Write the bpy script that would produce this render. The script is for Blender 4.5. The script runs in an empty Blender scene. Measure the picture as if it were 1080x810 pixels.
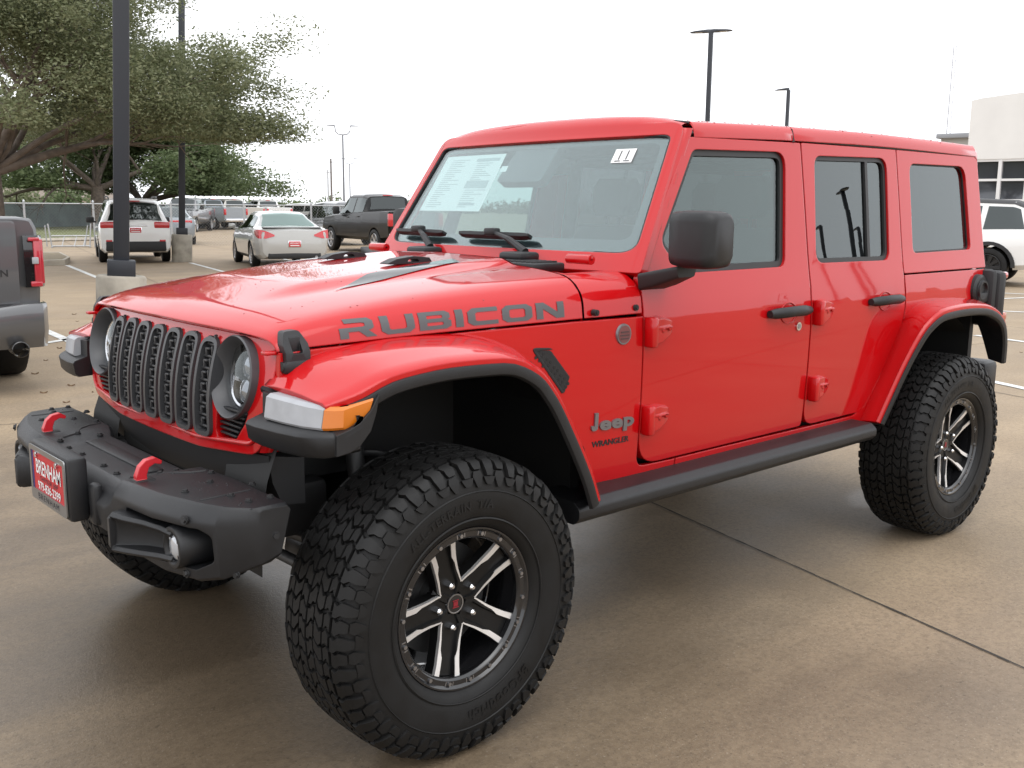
import bpy, bmesh, math, random
import numpy as np
from mathutils import Vector, Matrix
rad = math.radians
random.seed(7)
S = bpy.context.scene
COL = S.collection

# ------------------------------------------------------------------ camera
CAM = (1.67741, 3.00190, 1.53933)
cam_d = bpy.data.cameras.new("camera")
cam_d.sensor_width = 36.0
cam_d.lens = 36.0 * 1056.758 / 1080.0
cam_d.clip_start = 0.05
cam_d.clip_end = 2000.0
cam = bpy.data.objects.new("camera", cam_d)
COL.objects.link(cam)
_yaw, _pit, _rol = rad(228.14389), rad(-9.99705), rad(0.44924)
_f = Vector((math.cos(_yaw)*math.cos(_pit), math.sin(_yaw)*math.cos(_pit), math.sin(_pit)))
_r = _f.cross(Vector((0, 0, 1))).normalized()
_u = _r.cross(_f)
_r2 = math.cos(_rol)*_r + math.sin(_rol)*_u
_u2 = -math.sin(_rol)*_r + math.cos(_rol)*_u
_m = Matrix(((_r2.x, _u2.x, -_f.x, CAM[0]), (_r2.y, _u2.y, -_f.y, CAM[1]), (_r2.z, _u2.z, -_f.z, CAM[2]), (0, 0, 0, 1)))
cam.matrix_world = _m
S.camera = cam

# ------------------------------------------------------------------ sky, sun, exposure
SUN_EL, SUN_AZ = 62.0, 75.0      # azimuth measured from +X towards +Y
world = bpy.data.worlds.new("World")
S.world = world
world.use_nodes = True
nt = world.node_tree
nt.nodes.clear()
wo = nt.nodes.new("ShaderNodeOutputWorld")
bg = nt.nodes.new("ShaderNodeBackground")
sky = nt.nodes.new("ShaderNodeTexSky")
sky.sky_type = 'NISHITA'
sky.sun_disc = False
sky.sun_elevation = rad(SUN_EL)
sky.sun_rotation = rad(90.0 - SUN_AZ)
sky.air_density = 1.0
sky.dust_density = 6.0
hsv = nt.nodes.new("ShaderNodeHueSaturation")
hsv.inputs["Saturation"].default_value = 0.04
hsv.inputs["Value"].default_value = 1.0
mixw = nt.nodes.new("ShaderNodeMix")
mixw.data_type = 'RGBA'
mixw.inputs["Factor"].default_value = 0.72
mixw.inputs[7].default_value = (15.2, 15.5, 16.1, 1)     # the even cloud layer
nt.links.new(sky.outputs[0], hsv.inputs["Color"])
nt.links.new(hsv.outputs[0], mixw.inputs[6])
nt.links.new(mixw.outputs[2], bg.inputs["Color"])
bg.inputs["Strength"].default_value = 0.10
nt.links.new(bg.outputs[0], wo.inputs["Surface"])
sun_d = bpy.data.lights.new("sun", 'SUN')
sun_d.energy = 0.5
sun_d.angle = rad(50.0)
sun_d.color = (1.0, 0.98, 0.95)
sun = bpy.data.objects.new("sun", sun_d)
COL.objects.link(sun)
sd = Vector((math.cos(rad(SUN_AZ))*math.cos(rad(SUN_EL)), math.sin(rad(SUN_AZ))*math.cos(rad(SUN_EL)), math.sin(rad(SUN_EL))))
sun.rotation_euler = sd.to_track_quat('Z', 'Y').to_euler()
sun.location = sd*30
S.view_settings.view_transform = 'Standard'
S.view_settings.look = 'None'
S.view_settings.exposure = 0.5
S.view_settings.gamma = 1.0
S.view_settings.use_curve_mapping = False
S.render.engine = 'CYCLES'
S.cycles.max_bounces = 8
S.cycles.transparent_max_bounces = 24
S.cycles.caustics_reflective = False
S.cycles.caustics_refractive = False

# ------------------------------------------------------------------ materials
MATS = {}
def mat(name, col=(.5, .5, .5), rough=.5, metal=0., coat=0., bevel=0., noise=0., nscale=8., bump=0., bscale=60., spec=.5, alpha=1., rvar=0.):
    if name in MATS:
        return MATS[name]
    m = bpy.data.materials.new(name)
    m.use_nodes = True
    t = m.node_tree
    b = t.nodes["Principled BSDF"]
    b.inputs["Base Color"].default_value = (*col, 1)
    b.inputs["Roughness"].default_value = rough
    b.inputs["Metallic"].default_value = metal
    b.inputs["Specular IOR Level"].default_value = spec
    if coat:
        b.inputs["Coat Weight"].default_value = coat
        b.inputs["Coat Roughness"].default_value = .03
    tc = t.nodes.new("ShaderNodeTexCoord")
    if noise:
        n = t.nodes.new("ShaderNodeTexNoise"); n.inputs["Scale"].default_value = nscale; n.inputs["Detail"].default_value = 5
        t.links.new(tc.outputs["Object"], n.inputs["Vector"])
        mr = t.nodes.new("ShaderNodeMapRange"); mr.inputs[1].default_value = .25; mr.inputs[2].default_value = .75
        mr.inputs[3].default_value = 1-noise; mr.inputs[4].default_value = 1+noise
        t.links.new(n.outputs[0], mr.inputs[0])
        mx = t.nodes.new("ShaderNodeVectorMath"); mx.operation = 'SCALE'
        mx.inputs[0].default_value = col
        t.links.new(mr.outputs[0], mx.inputs["Scale"])
        t.links.new(mx.outputs[0], b.inputs["Base Color"])
        if rvar:
            m2 = t.nodes.new("ShaderNodeMapRange"); m2.inputs[1].default_value = .3; m2.inputs[2].default_value = .7
            m2.inputs[3].default_value = rough-rvar; m2.inputs[4].default_value = rough+rvar
            t.links.new(n.outputs[0], m2.inputs[0]); t.links.new(m2.outputs[0], b.inputs["Roughness"])
    nrm = None
    if bevel:
        bv = t.nodes.new("ShaderNodeBevel"); bv.samples = 4; bv.inputs["Radius"].default_value = bevel
        nrm = bv.outputs[0]
        if coat:
            t.links.new(nrm, b.inputs["Coat Normal"])
    if bump:
        n2 = t.nodes.new("ShaderNodeTexNoise"); n2.inputs["Scale"].default_value = bscale; n2.inputs["Detail"].default_value = 3
        t.links.new(tc.outputs["Object"], n2.inputs["Vector"])
        bp = t.nodes.new("ShaderNodeBump"); bp.inputs["Strength"].default_value = bump; bp.inputs["Distance"].default_value = .002
        t.links.new(n2.outputs[0], bp.inputs["Height"])
        if nrm:
            t.links.new(nrm, bp.inputs["Normal"])
        nrm = bp.outputs[0]
    if nrm:
        t.links.new(nrm, b.inputs["Normal"])
    MATS[name] = m
    return m

def glass(name, tint=(.7, .75, .75), ior=1.5, rough=0., gain=1.0):
    if name in MATS:
        return MATS[name]
    m = bpy.data.materials.new(name); m.use_nodes = True
    t = m.node_tree; t.nodes.clear()
    o = t.nodes.new("ShaderNodeOutputMaterial")
    tr = t.nodes.new("ShaderNodeBsdfTransparent"); tr.inputs[0].default_value = (*tint, 1)
    gl = t.nodes.new("ShaderNodeBsdfGlossy"); gl.inputs["Roughness"].default_value = rough
    gl.inputs[0].default_value = (.93*gain, gain, min(1, 1.01*gain), 1)
    fr = t.nodes.new("ShaderNodeFresnel")
    ge = t.nodes.new("ShaderNodeNewGeometry"); mi = t.nodes.new("ShaderNodeMapRange")      # same reflectance on both faces of a pane
    mi.inputs[3].default_value = ior; mi.inputs[4].default_value = 1/ior
    t.links.new(ge.outputs["Backfacing"], mi.inputs[0]); t.links.new(mi.outputs[0], fr.inputs[0])
    mx = t.nodes.new("ShaderNodeMixShader")
    t.links.new(fr.outputs[0], mx.inputs[0]); t.links.new(tr.outputs[0], mx.inputs[1]); t.links.new(gl.outputs[0], mx.inputs[2])
    t.links.new(mx.outputs[0], o.inputs[0])
    MATS[name] = m
    return m

RED = mat("red paint", (.45, .0022, .0042), .40, 0, 1.0, bevel=.006, spec=.06, bump=.05, bscale=5)
PLAS = mat("black textured plastic", (.0095, .0098, .0112), .44, bevel=.004, bump=.25, bscale=900, noise=.15, nscale=30, spec=.45)
PLASD = mat("dark plastic", (.012, .012, .013), .6)
UNDER = mat("underbody black", (.008, .008, .008), .7)
RUBBER = mat("tyre rubber", (.0062, .0060, .0059), .58, noise=.3, nscale=14, bump=.15, bscale=400, rvar=.1, spec=.32)
SEAL = mat("window seal rubber", (.016, .016, .017), .5)
GLOSSK = mat("gloss black", (.008, .008, .009), .18, coat=.6)
ALU = mat("machined aluminium", (.86, .85, .84), .38, .75)
STEEL = mat("steel", (.35, .35, .36), .35, 1.0)
CHROME = mat("chrome", (.75, .75, .77), .08, 1.0)
GREYD = mat("decal grey", (.075, .078, .082), .45)
GREYB = mat("badge grey", (.20, .20, .21), .35, .6)
BEZ = mat("bezel satin grey", (.040, .041, .044), .42)
WHITEP = mat("white paper", (.78, .80, .79), .6)
INK = mat("ink", (.02, .02, .03), .7)
PALEINK = mat("pale print", (.42, .46, .47), .7)
AMBER = mat("amber lens", (.55, .15, .008), .3, coat=.35)
LENSW = mat("clear lens", (.33, .34, .36), .5, coat=.15, noise=.10, nscale=25)
LENSR = mat("red lens", (.50, .012, .018), .15, coat=1.0)
HOOKR = mat("tow hook red", (.50, .010, .018), .38, coat=.2, bevel=.004)
INTER = mat("interior dark", (.020, .020, .022), .7)
INTERG = mat("interior grey", (.07, .07, .073), .8)
WGLASS = glass("windscreen glass", (.82, .90, .90), 2.0)
FGLASS = glass("front side glass", (.55, .64, .62), 1.72)
PGLASS = glass("privacy glass", (.18, .19, .195), 1.88)
CLEAR = glass("clear cover", (.92, .93, .94), 1.5)

# ------------------------------------------------------------------ mesh helpers
class MB:
    def __init__(self):
        self.v = []; self.f = []; self.m = []
    def add(self, vs, fs, mi=0, T=None):
        o = len(self.v)
        for v in vs:
            v = Vector(v)
            self.v.append(tuple(T @ v) if T is not None else tuple(v))
        for f in fs:
            self.f.append([i+o for i in f]); self.m.append(mi)
        return self
    def box(self, c, s, bev=0., T=None, mi=0, R=None):
        sx, sy, sz = s[0]/2, s[1]/2, s[2]/2
        if bev <= 0:
            vs = [(x, y, z) for x in (-sx, sx) for y in (-sy, sy) for z in (-sz, sz)]
            fs = [(0, 1, 3, 2), (4, 6, 7, 5), (0, 4, 5, 1), (2, 3, 7, 6), (0, 2, 6, 4), (1, 5, 7, 3)]
        else:
            bm = bmesh.new(); bmesh.ops.create_cube(bm, size=1)
            for v in bm.verts: v.co = Vector((v.co.x*s[0], v.co.y*s[1], v.co.z*s[2]))
            bmesh.ops.bevel(bm, geom=bm.edges[:], offset=min(bev, .49*min(s)), segments=2, profile=.5, affect='EDGES')
            vs = [v.co.copy() for v in bm.verts]; fs = [[v.index for v in f.verts] for f in bm.faces]; bm.free()
        M = Matrix.Translation(c)
        if R is not None: M = M @ R.to_4x4()
        if T is not None: M = T @ M
        return self.add(vs, fs, mi, M)
    def loft(self, rings, closed=True, caps=(True, True), mi=0, T=None):
        n = len(rings[0]); vs = [p for r in rings for p in r]; fs = []
        for i in range(len(rings)-1):
            for j in range(n if closed else n-1):
                k = (j+1) % n
                fs.append((i*n+j, i*n+k, (i+1)*n+k, (i+1)*n+j))
        if closed and caps[0]: fs.append(tuple(range(n))[::-1])
        if closed and caps[1]: fs.append(tuple(range((len(rings)-1)*n, len(rings)*n)))
        return self.add(vs, fs, mi, T)
    def tube(self, path, r, n=10, mi=0, T=None, squash=None):
        path = [Vector(p) for p in path]; rings = []
        for i, p in enumerate(path):
            d = (path[min(i+1, len(path)-1)]-path[max(i-1, 0)]).normalized()
            up = Vector((0, 0, 1)) if abs(d.z) < .95 else Vector((1, 0, 0))
            a = d.cross(up).normalized(); b = a.cross(d).normalized()
            rr = r[i] if isinstance(r, (list, tuple)) else r
            rings.append([p + a*(rr*math.cos(2*math.pi*k/n)) + b*(rr*math.sin(2*math.pi*k/n)) for k in range(n)])
        return self.loft(rings, mi=mi, T=T)
    def cyl(self, p0, p1, r0, r1=None, n=16, mi=0, T=None):
        return self.tube([p0, p1], [r0, r0 if r1 is None else r1], n, mi, T)
    def lathe(self, prof, n=32, mi=0, T=None, a0=0., a1=2*math.pi, closed=False):
        """prof: list of (w, r) about the Y axis"""
        full = abs(a1-a0-2*math.pi) < 1e-6
        cnt = n if full else n+1
        rings = []
        for i in range(cnt):
            a = a0+(a1-a0)*i/n
            rings.append([(r*math.cos(a), w, r*math.sin(a)) for w, r in prof])
        if full: rings.append(rings[0])
        k = len(prof); vs = [p for r in rings[:cnt] for p in r]; fs = []
        for i in range(n):
            i2 = (i+1) % cnt
            for j in range(k if closed else k-1):
                j2 = (j+1) % k
                fs.append((i*k+j, i2*k+j, i2*k+j2, i*k+j2))
        return self.add(vs, fs, mi, T)
    def prism(self, poly, f0, f1, mi=0, T=None):
        """poly: 2d points; f0/f1 map (u,v)->3d for the two faces"""
        n = len(poly)
        vs = [f0(*p) for p in poly]+[f1(*p) for p in poly]
        fs = [tuple(range(n))[::-1], tuple(range(n, 2*n))]+[(i, (i+1) % n, n+(i+1) % n, n+i) for i in range(n)]
        return self.add(vs, fs, mi, T)
    def build(self, name, mats, parent=None, smooth=35, recalc=True):
        me = bpy.data.meshes.new(name)
        me.from_pydata([tuple(v) for v in self.v], [], self.f)
        if not isinstance(mats, (list, tuple)): mats = [mats]
        for m in mats: me.materials.append(m)
        me.polygons.foreach_set("material_index", self.m)
        if recalc:
            bm = bmesh.new(); bm.from_mesh(me)
            bmesh.ops.recalc_face_normals(bm, faces=bm.faces[:]); bm.to_mesh(me); bm.free()
        if smooth:
            me.polygons.foreach_set("use_smooth", [True]*len(me.polygons))
            me.set_sharp_from_angle(angle=rad(smooth))
        me.update()
        o = bpy.data.objects.new(name, me)
        COL.objects.link(o)
        if parent is not None: o.parent = parent
        return o

def tag(o, label=None, cat=None, group=None, kind=None):
    if label: o["label"] = label
    if cat: o["category"] = cat
    if group: o["group"] = group
    if kind: o["kind"] = kind
    return o
def empty(name, loc=(0, 0, 0), rz=0., label=None, cat=None, group=None):
    o = bpy.data.objects.new(name, None)
    o.location = loc; o.rotation_euler = (0, 0, rz); o.empty_display_size = .2
    COL.objects.link(o)
    return tag(o, label, cat, group)
def copy_tree(o, parent=None):
    c = o.copy(); COL.objects.link(c)
    if parent is not None: c.parent = parent
    for ch in list(o.children): copy_tree(ch, c)
    return c
def lerp(a, b, t): return a+(b-a)*t
def sstep(t):
    t = max(0., min(1., t)); return t*t*(3-2*t)
def pchip(pts):
    xs = [p[0] for p in pts]; ys = [p[1] for p in pts]; n = len(xs)
    h = [xs[i+1]-xs[i] for i in range(n-1)]; d = [(ys[i+1]-ys[i])/h[i] for i in range(n-1)]
    m = [d[0]]+[0 if d[i-1]*d[i] <= 0 else 2*d[i-1]*d[i]/(d[i-1]+d[i]) for i in range(1, n-1)]+[d[-1]]
    def f(x):
        if x <= xs[0]: return ys[0]+m[0]*(x-xs[0])
        if x >= xs[-1]: return ys[-1]+m[-1]*(x-xs[-1])
        i = max(k for k in range(n-1) if xs[k] <= x)
        t = (x-xs[i])/h[i]; t2 = t*t; t3 = t2*t
        return (2*t3-3*t2+1)*ys[i]+(t3-2*t2+t)*h[i]*m[i]+(-2*t3+3*t2)*ys[i+1]+(t3-t2)*h[i]*m[i+1]
    return f
def rpoly(pts, seg=5):
    """pts: (x, z, radius) -> polygon with rounded corners"""
    out = []; n = len(pts)
    for i in range(n):
        p = Vector(pts[i][:2]); r = pts[i][2] if len(pts[i]) > 2 else 0
        if r <= 0: out.append(tuple(p)); continue
        a = Vector(pts[i-1][:2])-p; b = Vector(pts[(i+1) % n][:2])-p
        la, lb = a.length, b.length; a.normalize(); b.normalize()
        ang = a.angle(b); t = min(r/math.tan(ang/2), .48*la, .48*lb)
        p0 = p+a*t; p1 = p+b*t
        for k in range(seg+1):
            u = k/seg
            q = p0*(1-u)**2+p*2*u*(1-u)+p1*u*u
            out.append(tuple(q))
    return out
def inset(poly, d):
    """offset a polygon inwards by d (counter-clockwise or clockwise handled)"""
    n = len(poly); ar = sum(poly[i][0]*poly[(i+1) % n][1]-poly[(i+1) % n][0]*poly[i][1] for i in range(n))
    sg = 1 if ar > 0 else -1; out = []
    for i in range(n):
        p0 = Vector(poly[i-1]); p = Vector(poly[i]); p1 = Vector(poly[(i+1) % n])
        e0 = (p-p0); e1 = (p1-p)
        if e0.length < 1e-9: e0 = e1
        if e1.length < 1e-9: e1 = e0
        n0 = Vector((-e0.y, e0.x)).normalized()*sg; n1 = Vector((-e1.y, e1.x)).normalized()*sg
        b = (n0+n1)
        b = b.normalized() if b.length > 1e-6 else n0
        c = max(.35, b.dot(n0))
        out.append(tuple(p+b*(d/c)))
    return out
def circle2(cx, cy, r, n=32, ry=None):
    return [(cx+r*math.cos(2*math.pi*k/n), cy+(ry or r)*math.sin(2*math.pi*k/n)) for k in range(n)]
def fill2d(outer, holes=(), cutx=(), cutz=()):
    """triangulated 2d region with holes, cut by grid lines -> (verts2d, faces, boundary edges)"""
    bm = bmesh.new(); ed = []
    for lp in [outer]+list(holes):
        vs = [bm.verts.new((p[0], p[1], 0)) for p in lp]
        for i in range(len(vs)): ed.append(bm.edges.new((vs[i], vs[(i+1) % len(vs)])))
    bmesh.ops.triangle_fill(bm, use_beauty=True, use_dissolve=False, edges=ed, normal=(0, 0, 1))
    for x in cutx:
        bmesh.ops.bisect_plane(bm, geom=bm.verts[:]+bm.edges[:]+bm.faces[:], plane_co=(x, 0, 0), plane_no=(1, 0, 0))
    for z in cutz:
        bmesh.ops.bisect_plane(bm, geom=bm.verts[:]+bm.edges[:]+bm.faces[:], plane_co=(0, z, 0), plane_no=(0, 1, 0))
    bm.verts.index_update()
    for f in bm.faces:
        if f.normal.z < 0: f.normal_flip()
    vs = [(v.co.x, v.co.y) for v in bm.verts]
    fs = [[v.index for v in f.verts] for f in bm.faces]
    be = []
    for f in bm.faces:
        for l in f.loops:
            if l.edge.is_boundary: be.append((l.vert.index, l.link_loop_next.vert.index))
    bm.free()
    return vs, fs, be
def frange(a, b, s):
    n = int(round((b-a)/s)); return [a+s*i for i in range(1, n)]
def sheet(mb, outer, holes, top, bot, cutx=(), cutz=(), mi=0):
    """closed solid between two mapped copies of a 2d region; top/bot map (u,v)->xyz"""
    vs, fs, be = fill2d(outer, holes, cutx, cutz); n = len(vs)
    V = [top(*p) for p in vs]+[bot(*p) for p in vs]
    F = [list(f) for f in fs]+[[i+n for i in f][::-1] for f in fs]+[[b, a, a+n, b+n] for a, b in be]
    mb.add(V, F, mi)
    return mb
def text2d(s, size=1., off=0., spacing=1., align='CENTER'):
    cu = bpy.data.curves.new("lettering", 'FONT'); cu.body = s; cu.size = size; cu.offset = off
    cu.space_character = spacing; cu.align_x = align; cu.align_y = 'CENTER'; cu.resolution_u = 3
    ob = bpy.data.objects.new("lettering", cu); COL.objects.link(ob)
    dg = bpy.context.evaluated_depsgraph_get()
    me = bpy.data.meshes.new_from_object(ob.evaluated_get(dg))
    vs = [(v.co.x, v.co.y) for v in me.vertices]; fs = [list(p.vertices) for p in me.polygons]
    bpy.data.objects.remove(ob); bpy.data.curves.remove(cu); bpy.data.meshes.remove(me)
    return vs, fs
def text_on(mb, s, size, fn, off=0., spacing=1., mi=0, sx=1., align='CENTER'):
    vs, fs = text2d(s, size, off, spacing, align)
    mb.add([fn(u*sx, v) for u, v in vs], fs, mi)
    return mb
# ------------------------------------------------------------------ ground
def ground_material():
    m = bpy.data.materials.new("concrete paving"); m.use_nodes = True
    t = m.node_tree; b = t.nodes["Principled BSDF"]
    N = t.nodes.new; L = t.links.new
    geo = N("ShaderNodeNewGeometry")
    def noise(scale, detail=6, rough=.55, vec=None):
        n = N("ShaderNodeTexNoise"); n.inputs["Scale"].default_value = scale; n.inputs["Detail"].default_value = detail
        n.inputs["Roughness"].default_value = rough
        L(vec or geo.outputs["Position"], n.inputs["Vector"]); return n.outputs[0]
    def ramp(x, a, b_, lo=0., hi=1.):
        r = N("ShaderNodeMapRange"); r.inputs[1].default_value = a; r.inputs[2].default_value = b_
        r.inputs[3].default_value = lo; r.inputs[4].default_value = hi; r.interpolation_type = 'SMOOTHSTEP'
        L(x, r.inputs[0]); return r.outputs[0]
    def mth(op, a, b_=None):
        r = N("ShaderNodeMath"); r.operation = op
        for i, v in enumerate((a, b_)):
            if v is None: continue
            if isinstance(v, (int, float)): r.inputs[i].default_value = v
            else: L(v, r.inputs[i])
        return r.outputs[0]
    def mix(f, a, b_):
        r = N("ShaderNodeMix"); r.data_type = 'RGBA'
        if isinstance(f, (int, float)): r.inputs[0].default_value = f
        else: L(f, r.inputs[0])
        for i, v in ((6, a), (7, b_)):
            if isinstance(v, tuple): r.inputs[i].default_value = (*v, 1)
            else: L(v, r.inputs[i])
        return r.outputs[2]
    # stretched streaks along the joints, blotches, fine sand, exposed grit
    mp = N("ShaderNodeMapping"); mp.inputs["Rotation"].default_value = (0, 0, rad(14)); mp.inputs["Scale"].default_value = (.35, 1.6, 1)
    L(geo.outputs["Position"], mp.inputs["Vector"])
    big = noise(.22, 4); mid = noise(1.3, 6, .6); streak = noise(.9, 5, .6, mp.outputs[0])
    fine = noise(38, 5, .75); grit = noise(105, 3, .7)
    base = mix(ramp(mid, .3, .7), (.282, .212, .137), (.368, .281, .184))
    base = mix(ramp(streak, .35, .72, 0, .55), base, (.245, .195, .145))
    base = mix(ramp(fine, .40, .66, 0, .6), base, (.19, .142, .095))
    base = mix(ramp(grit, .60, .70, 0, .75), base, (.50, .43, .34))
    base = mix(ramp(grit, .42, .30, 0, .75), base, (.085, .065, .045))
    base = mix(ramp(noise(4.2, 5, .65), .56, .70, 0, .18), base, (.17, .122, .076))
    base = mix(ramp(noise(13, 4, .7), .64, .72, 0, .3), base, (.13, .095, .06))
    base = mix(ramp(noise(27, 3, .7), .66, .72, 0, .6), base, (.10, .075, .05))
    base = mix(ramp(noise(2.1, 6, .7), .56, .74, 0, .18), base, (.42, .33, .23))
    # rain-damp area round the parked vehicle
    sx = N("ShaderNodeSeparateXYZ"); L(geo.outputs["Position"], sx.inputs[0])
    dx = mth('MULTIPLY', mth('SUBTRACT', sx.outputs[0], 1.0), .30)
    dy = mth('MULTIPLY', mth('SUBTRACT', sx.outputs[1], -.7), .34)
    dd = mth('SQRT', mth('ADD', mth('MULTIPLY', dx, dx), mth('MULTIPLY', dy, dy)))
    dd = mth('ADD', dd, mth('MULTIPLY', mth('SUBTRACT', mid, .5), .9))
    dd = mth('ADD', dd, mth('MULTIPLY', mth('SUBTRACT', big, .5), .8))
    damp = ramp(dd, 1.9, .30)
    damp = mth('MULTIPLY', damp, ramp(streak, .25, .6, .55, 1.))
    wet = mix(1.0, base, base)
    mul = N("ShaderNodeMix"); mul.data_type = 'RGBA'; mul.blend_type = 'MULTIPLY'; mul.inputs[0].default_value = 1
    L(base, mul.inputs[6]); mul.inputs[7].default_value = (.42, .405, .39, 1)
    spots = ramp(noise(.55, 3, .5), .62, .72, 0, .35)
    damp2 = mth('MAXIMUM', damp, spots)
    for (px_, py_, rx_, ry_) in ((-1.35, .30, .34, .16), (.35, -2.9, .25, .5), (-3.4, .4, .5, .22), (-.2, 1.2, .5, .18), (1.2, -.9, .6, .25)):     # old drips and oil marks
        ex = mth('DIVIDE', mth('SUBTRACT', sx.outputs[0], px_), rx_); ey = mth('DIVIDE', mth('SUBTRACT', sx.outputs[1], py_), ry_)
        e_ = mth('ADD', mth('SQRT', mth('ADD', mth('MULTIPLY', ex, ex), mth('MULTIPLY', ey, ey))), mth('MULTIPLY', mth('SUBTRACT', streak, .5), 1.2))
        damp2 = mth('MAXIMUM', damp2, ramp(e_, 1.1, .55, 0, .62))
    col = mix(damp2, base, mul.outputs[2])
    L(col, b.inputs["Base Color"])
    rg = N("ShaderNodeMapRange"); L(damp2, rg.inputs[0]); rg.inputs[3].default_value = .78; rg.inputs[4].default_value = .33
    L(rg.outputs[0], b.inputs["Roughness"])
    b.inputs["Specular IOR Level"].default_value = .4
    bp = N("ShaderNodeBump"); bp.inputs["Strength"].default_value = .5; bp.inputs["Distance"].default_value = .0025
    L(mth('ADD', fine, grit), bp.inputs["Height"]); L(bp.outputs[0], b.inputs["Normal"])
    return m
GROUND = ground_material()
g = MB()
g.add([(-700, -700, 0), (700, -700, 0), (700, 700, 0), (-700, 700, 0)], [(0, 1, 2, 3)])
tag(g.build("ground", GROUND, smooth=0), kind="structure")
JOINT = mat("joint filler", (.028, .024, .02), .8)
PAINT = mat("road paint", (.62, .62, .60), .6, noise=.25, nscale=6)
ja = Vector((-2.29, -.28)); jb = Vector((-1.77, 1.79)); jd = (jb-ja).normalized(); jn = Vector((-jd.y, jd.x))
def strip(mb, c, d, half, w, z):
    n = Vector((-d.y, d.x))
    q = [c-d*half-n*w/2, c+d*half-n*w/2, c+d*half+n*w/2, c-d*half+n*w/2]
    mb.add([(p.x, p.y, z) for p in q], [(0, 1, 2, 3)])
j = MB()
rngj = random.Random(8)
for k in range(-12, 12):
    if k: strip(j, ja+jn*(k*4.6), jd, 60, .011, .004); continue
    t = -60.
    while t < 60:                                   # the near joint has crumbled edges
        st_ = 2.5 if abs(t) > 5 else rngj.uniform(.03, .12)
        w_ = .010 if abs(t) > 5 else rngj.uniform(.006, .013)
        strip(j, ja+jd*(t+st_/2)+jn*(0 if abs(t) > 5 else rngj.uniform(-.0012, .0012)), jd, st_/2+.002, w_, .004+.0003*rngj.random()); t += st_
for k in range(-12, 12):
    strip(j, ja+jd*(k*7.0-3.63), jn, 60, .009, .0045)
tag(j.build("pavement_joints", JOINT, smooth=0), kind="structure")
# ================================================================== red off-road vehicle
jeep = empty("off_road_vehicle", (0, 0, 0), 0, "glossy red four-door off-road vehicle with chunky black tyres, parked nearest in the foreground", "SUV")

_yside = pchip([(.45, .750), (.58, .767), (.75, .783), (.95, .791), (1.10, .793), (1.19, .789), (1.235, .782), (1.32, .767), (1.56, .734), (1.81, .699), (1.95, .680)])
def taper(x):
    u = x+.92
    if u <= 0: return 0.
    return .094*(u if u > .2 else u*u/.4+.0) - (.0094 if u > .2 else 0)
def side(x, z, d=0.): return (x, _yside(z)-taper(x)-d, z)
def mir(p, s): return (p[0], p[1]*s, p[2])
def side_panel(mb, outer, holes=(), th=.022, d=0., s=1, mi=0):
    xs = [p[0] for p in outer]; zs = [p[1] for p in outer]
    sheet(mb, outer, holes, lambda u, v: mir(side(u, v, d), s), lambda u, v: mir(side(u, v, d+th), s),
          frange(min(xs), max(xs), (max(xs)-min(xs))/max(2, round((max(xs)-min(xs))/.16))),
          frange(min(zs), max(zs), (max(zs)-min(zs))/max(2, round((max(zs)-min(zs))/.07))), mi)
SG = (1, -1)

# -- side panels of the tub
fender_o = [(-.893, 1.181), (-.60, 1.181), (-.2, 1.176), (.2, 1.167), (.405, 1.160), (.415, 1.02), (.36, 1.10), (.25, 1.145), (.06, 1.145), (-.18, 1.138), (-.285, 1.10), (-.39, 1.035), (-.525, .90), (-.605, .76), (-.676, .62), (-.68, .575), (-1.108, .583), (-1.108, .650)] + \
           rpoly([(-1.108, .650), (-.895, .655, .11), (-.895, .75)], 6)[1:-1] + [(-.895, .78)]
quarter_o = [(-1.114, .651), (-1.55, .649), (-1.93, .645), (-2.34, .643), (-2.43, .675), (-2.48, .735), (-2.60, .885), (-2.697, .985), (-2.716, 1.10), (-2.711, 1.249), (-3.555, 1.249), (-3.558, 1.10), (-3.45, 1.085), (-3.2, 1.078), (-2.92, 1.072), (-2.80, 1.02), (-2.72, .93), (-2.62, .78), (-2.52, .605), (-2.51, .575), (-1.114, .578)]
for s in SG:
    m = MB(); side_panel(m, fender_o, s=s); fp = m.build("front_fender_panel", RED, jeep)
    m = MB(); side_panel(m, quarter_o, s=s); m.build("rear_quarter_panel", RED, jeep)
    # fender vent
    vo = rpoly([(-.412, 1.112, .010), (-.494, 1.106, .03), (-.580, 1.008, .012), (-.552, .940, .012)], 4)
    m = MB()
    sheet(m, vo, [inset(vo, .009)], lambda u, v: mir(side(u, v, -.0022), s), lambda u, v: mir(side(u, v, .004), s))
    o = m.build("fender_vent", PLAS, jeep)
    m = MB(); vi = inset(vo, .008)
    sheet(m, vi, [], lambda u, v: mir(side(u, v, -.0010), s), lambda u, v: mir(side(u, v, .003), s))
    for k in range(9):
        for q in range(3):
            cx = lerp(-.440, -.556, k/8)-(q-1)*.0085; cz = lerp(1.090, .975, k/8)+(q-1)*.010+(.004 if k % 2 else 0)
            h = circle2(cx, cz, .0058, 6)
            m.prism(h, lambda u, v: mir(side(u, v, -.0012), s), lambda u, v: mir(side(u, v, -.0018), s), 1)
    m.build("vent_mesh", [PLAS, UNDER], o)

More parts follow.
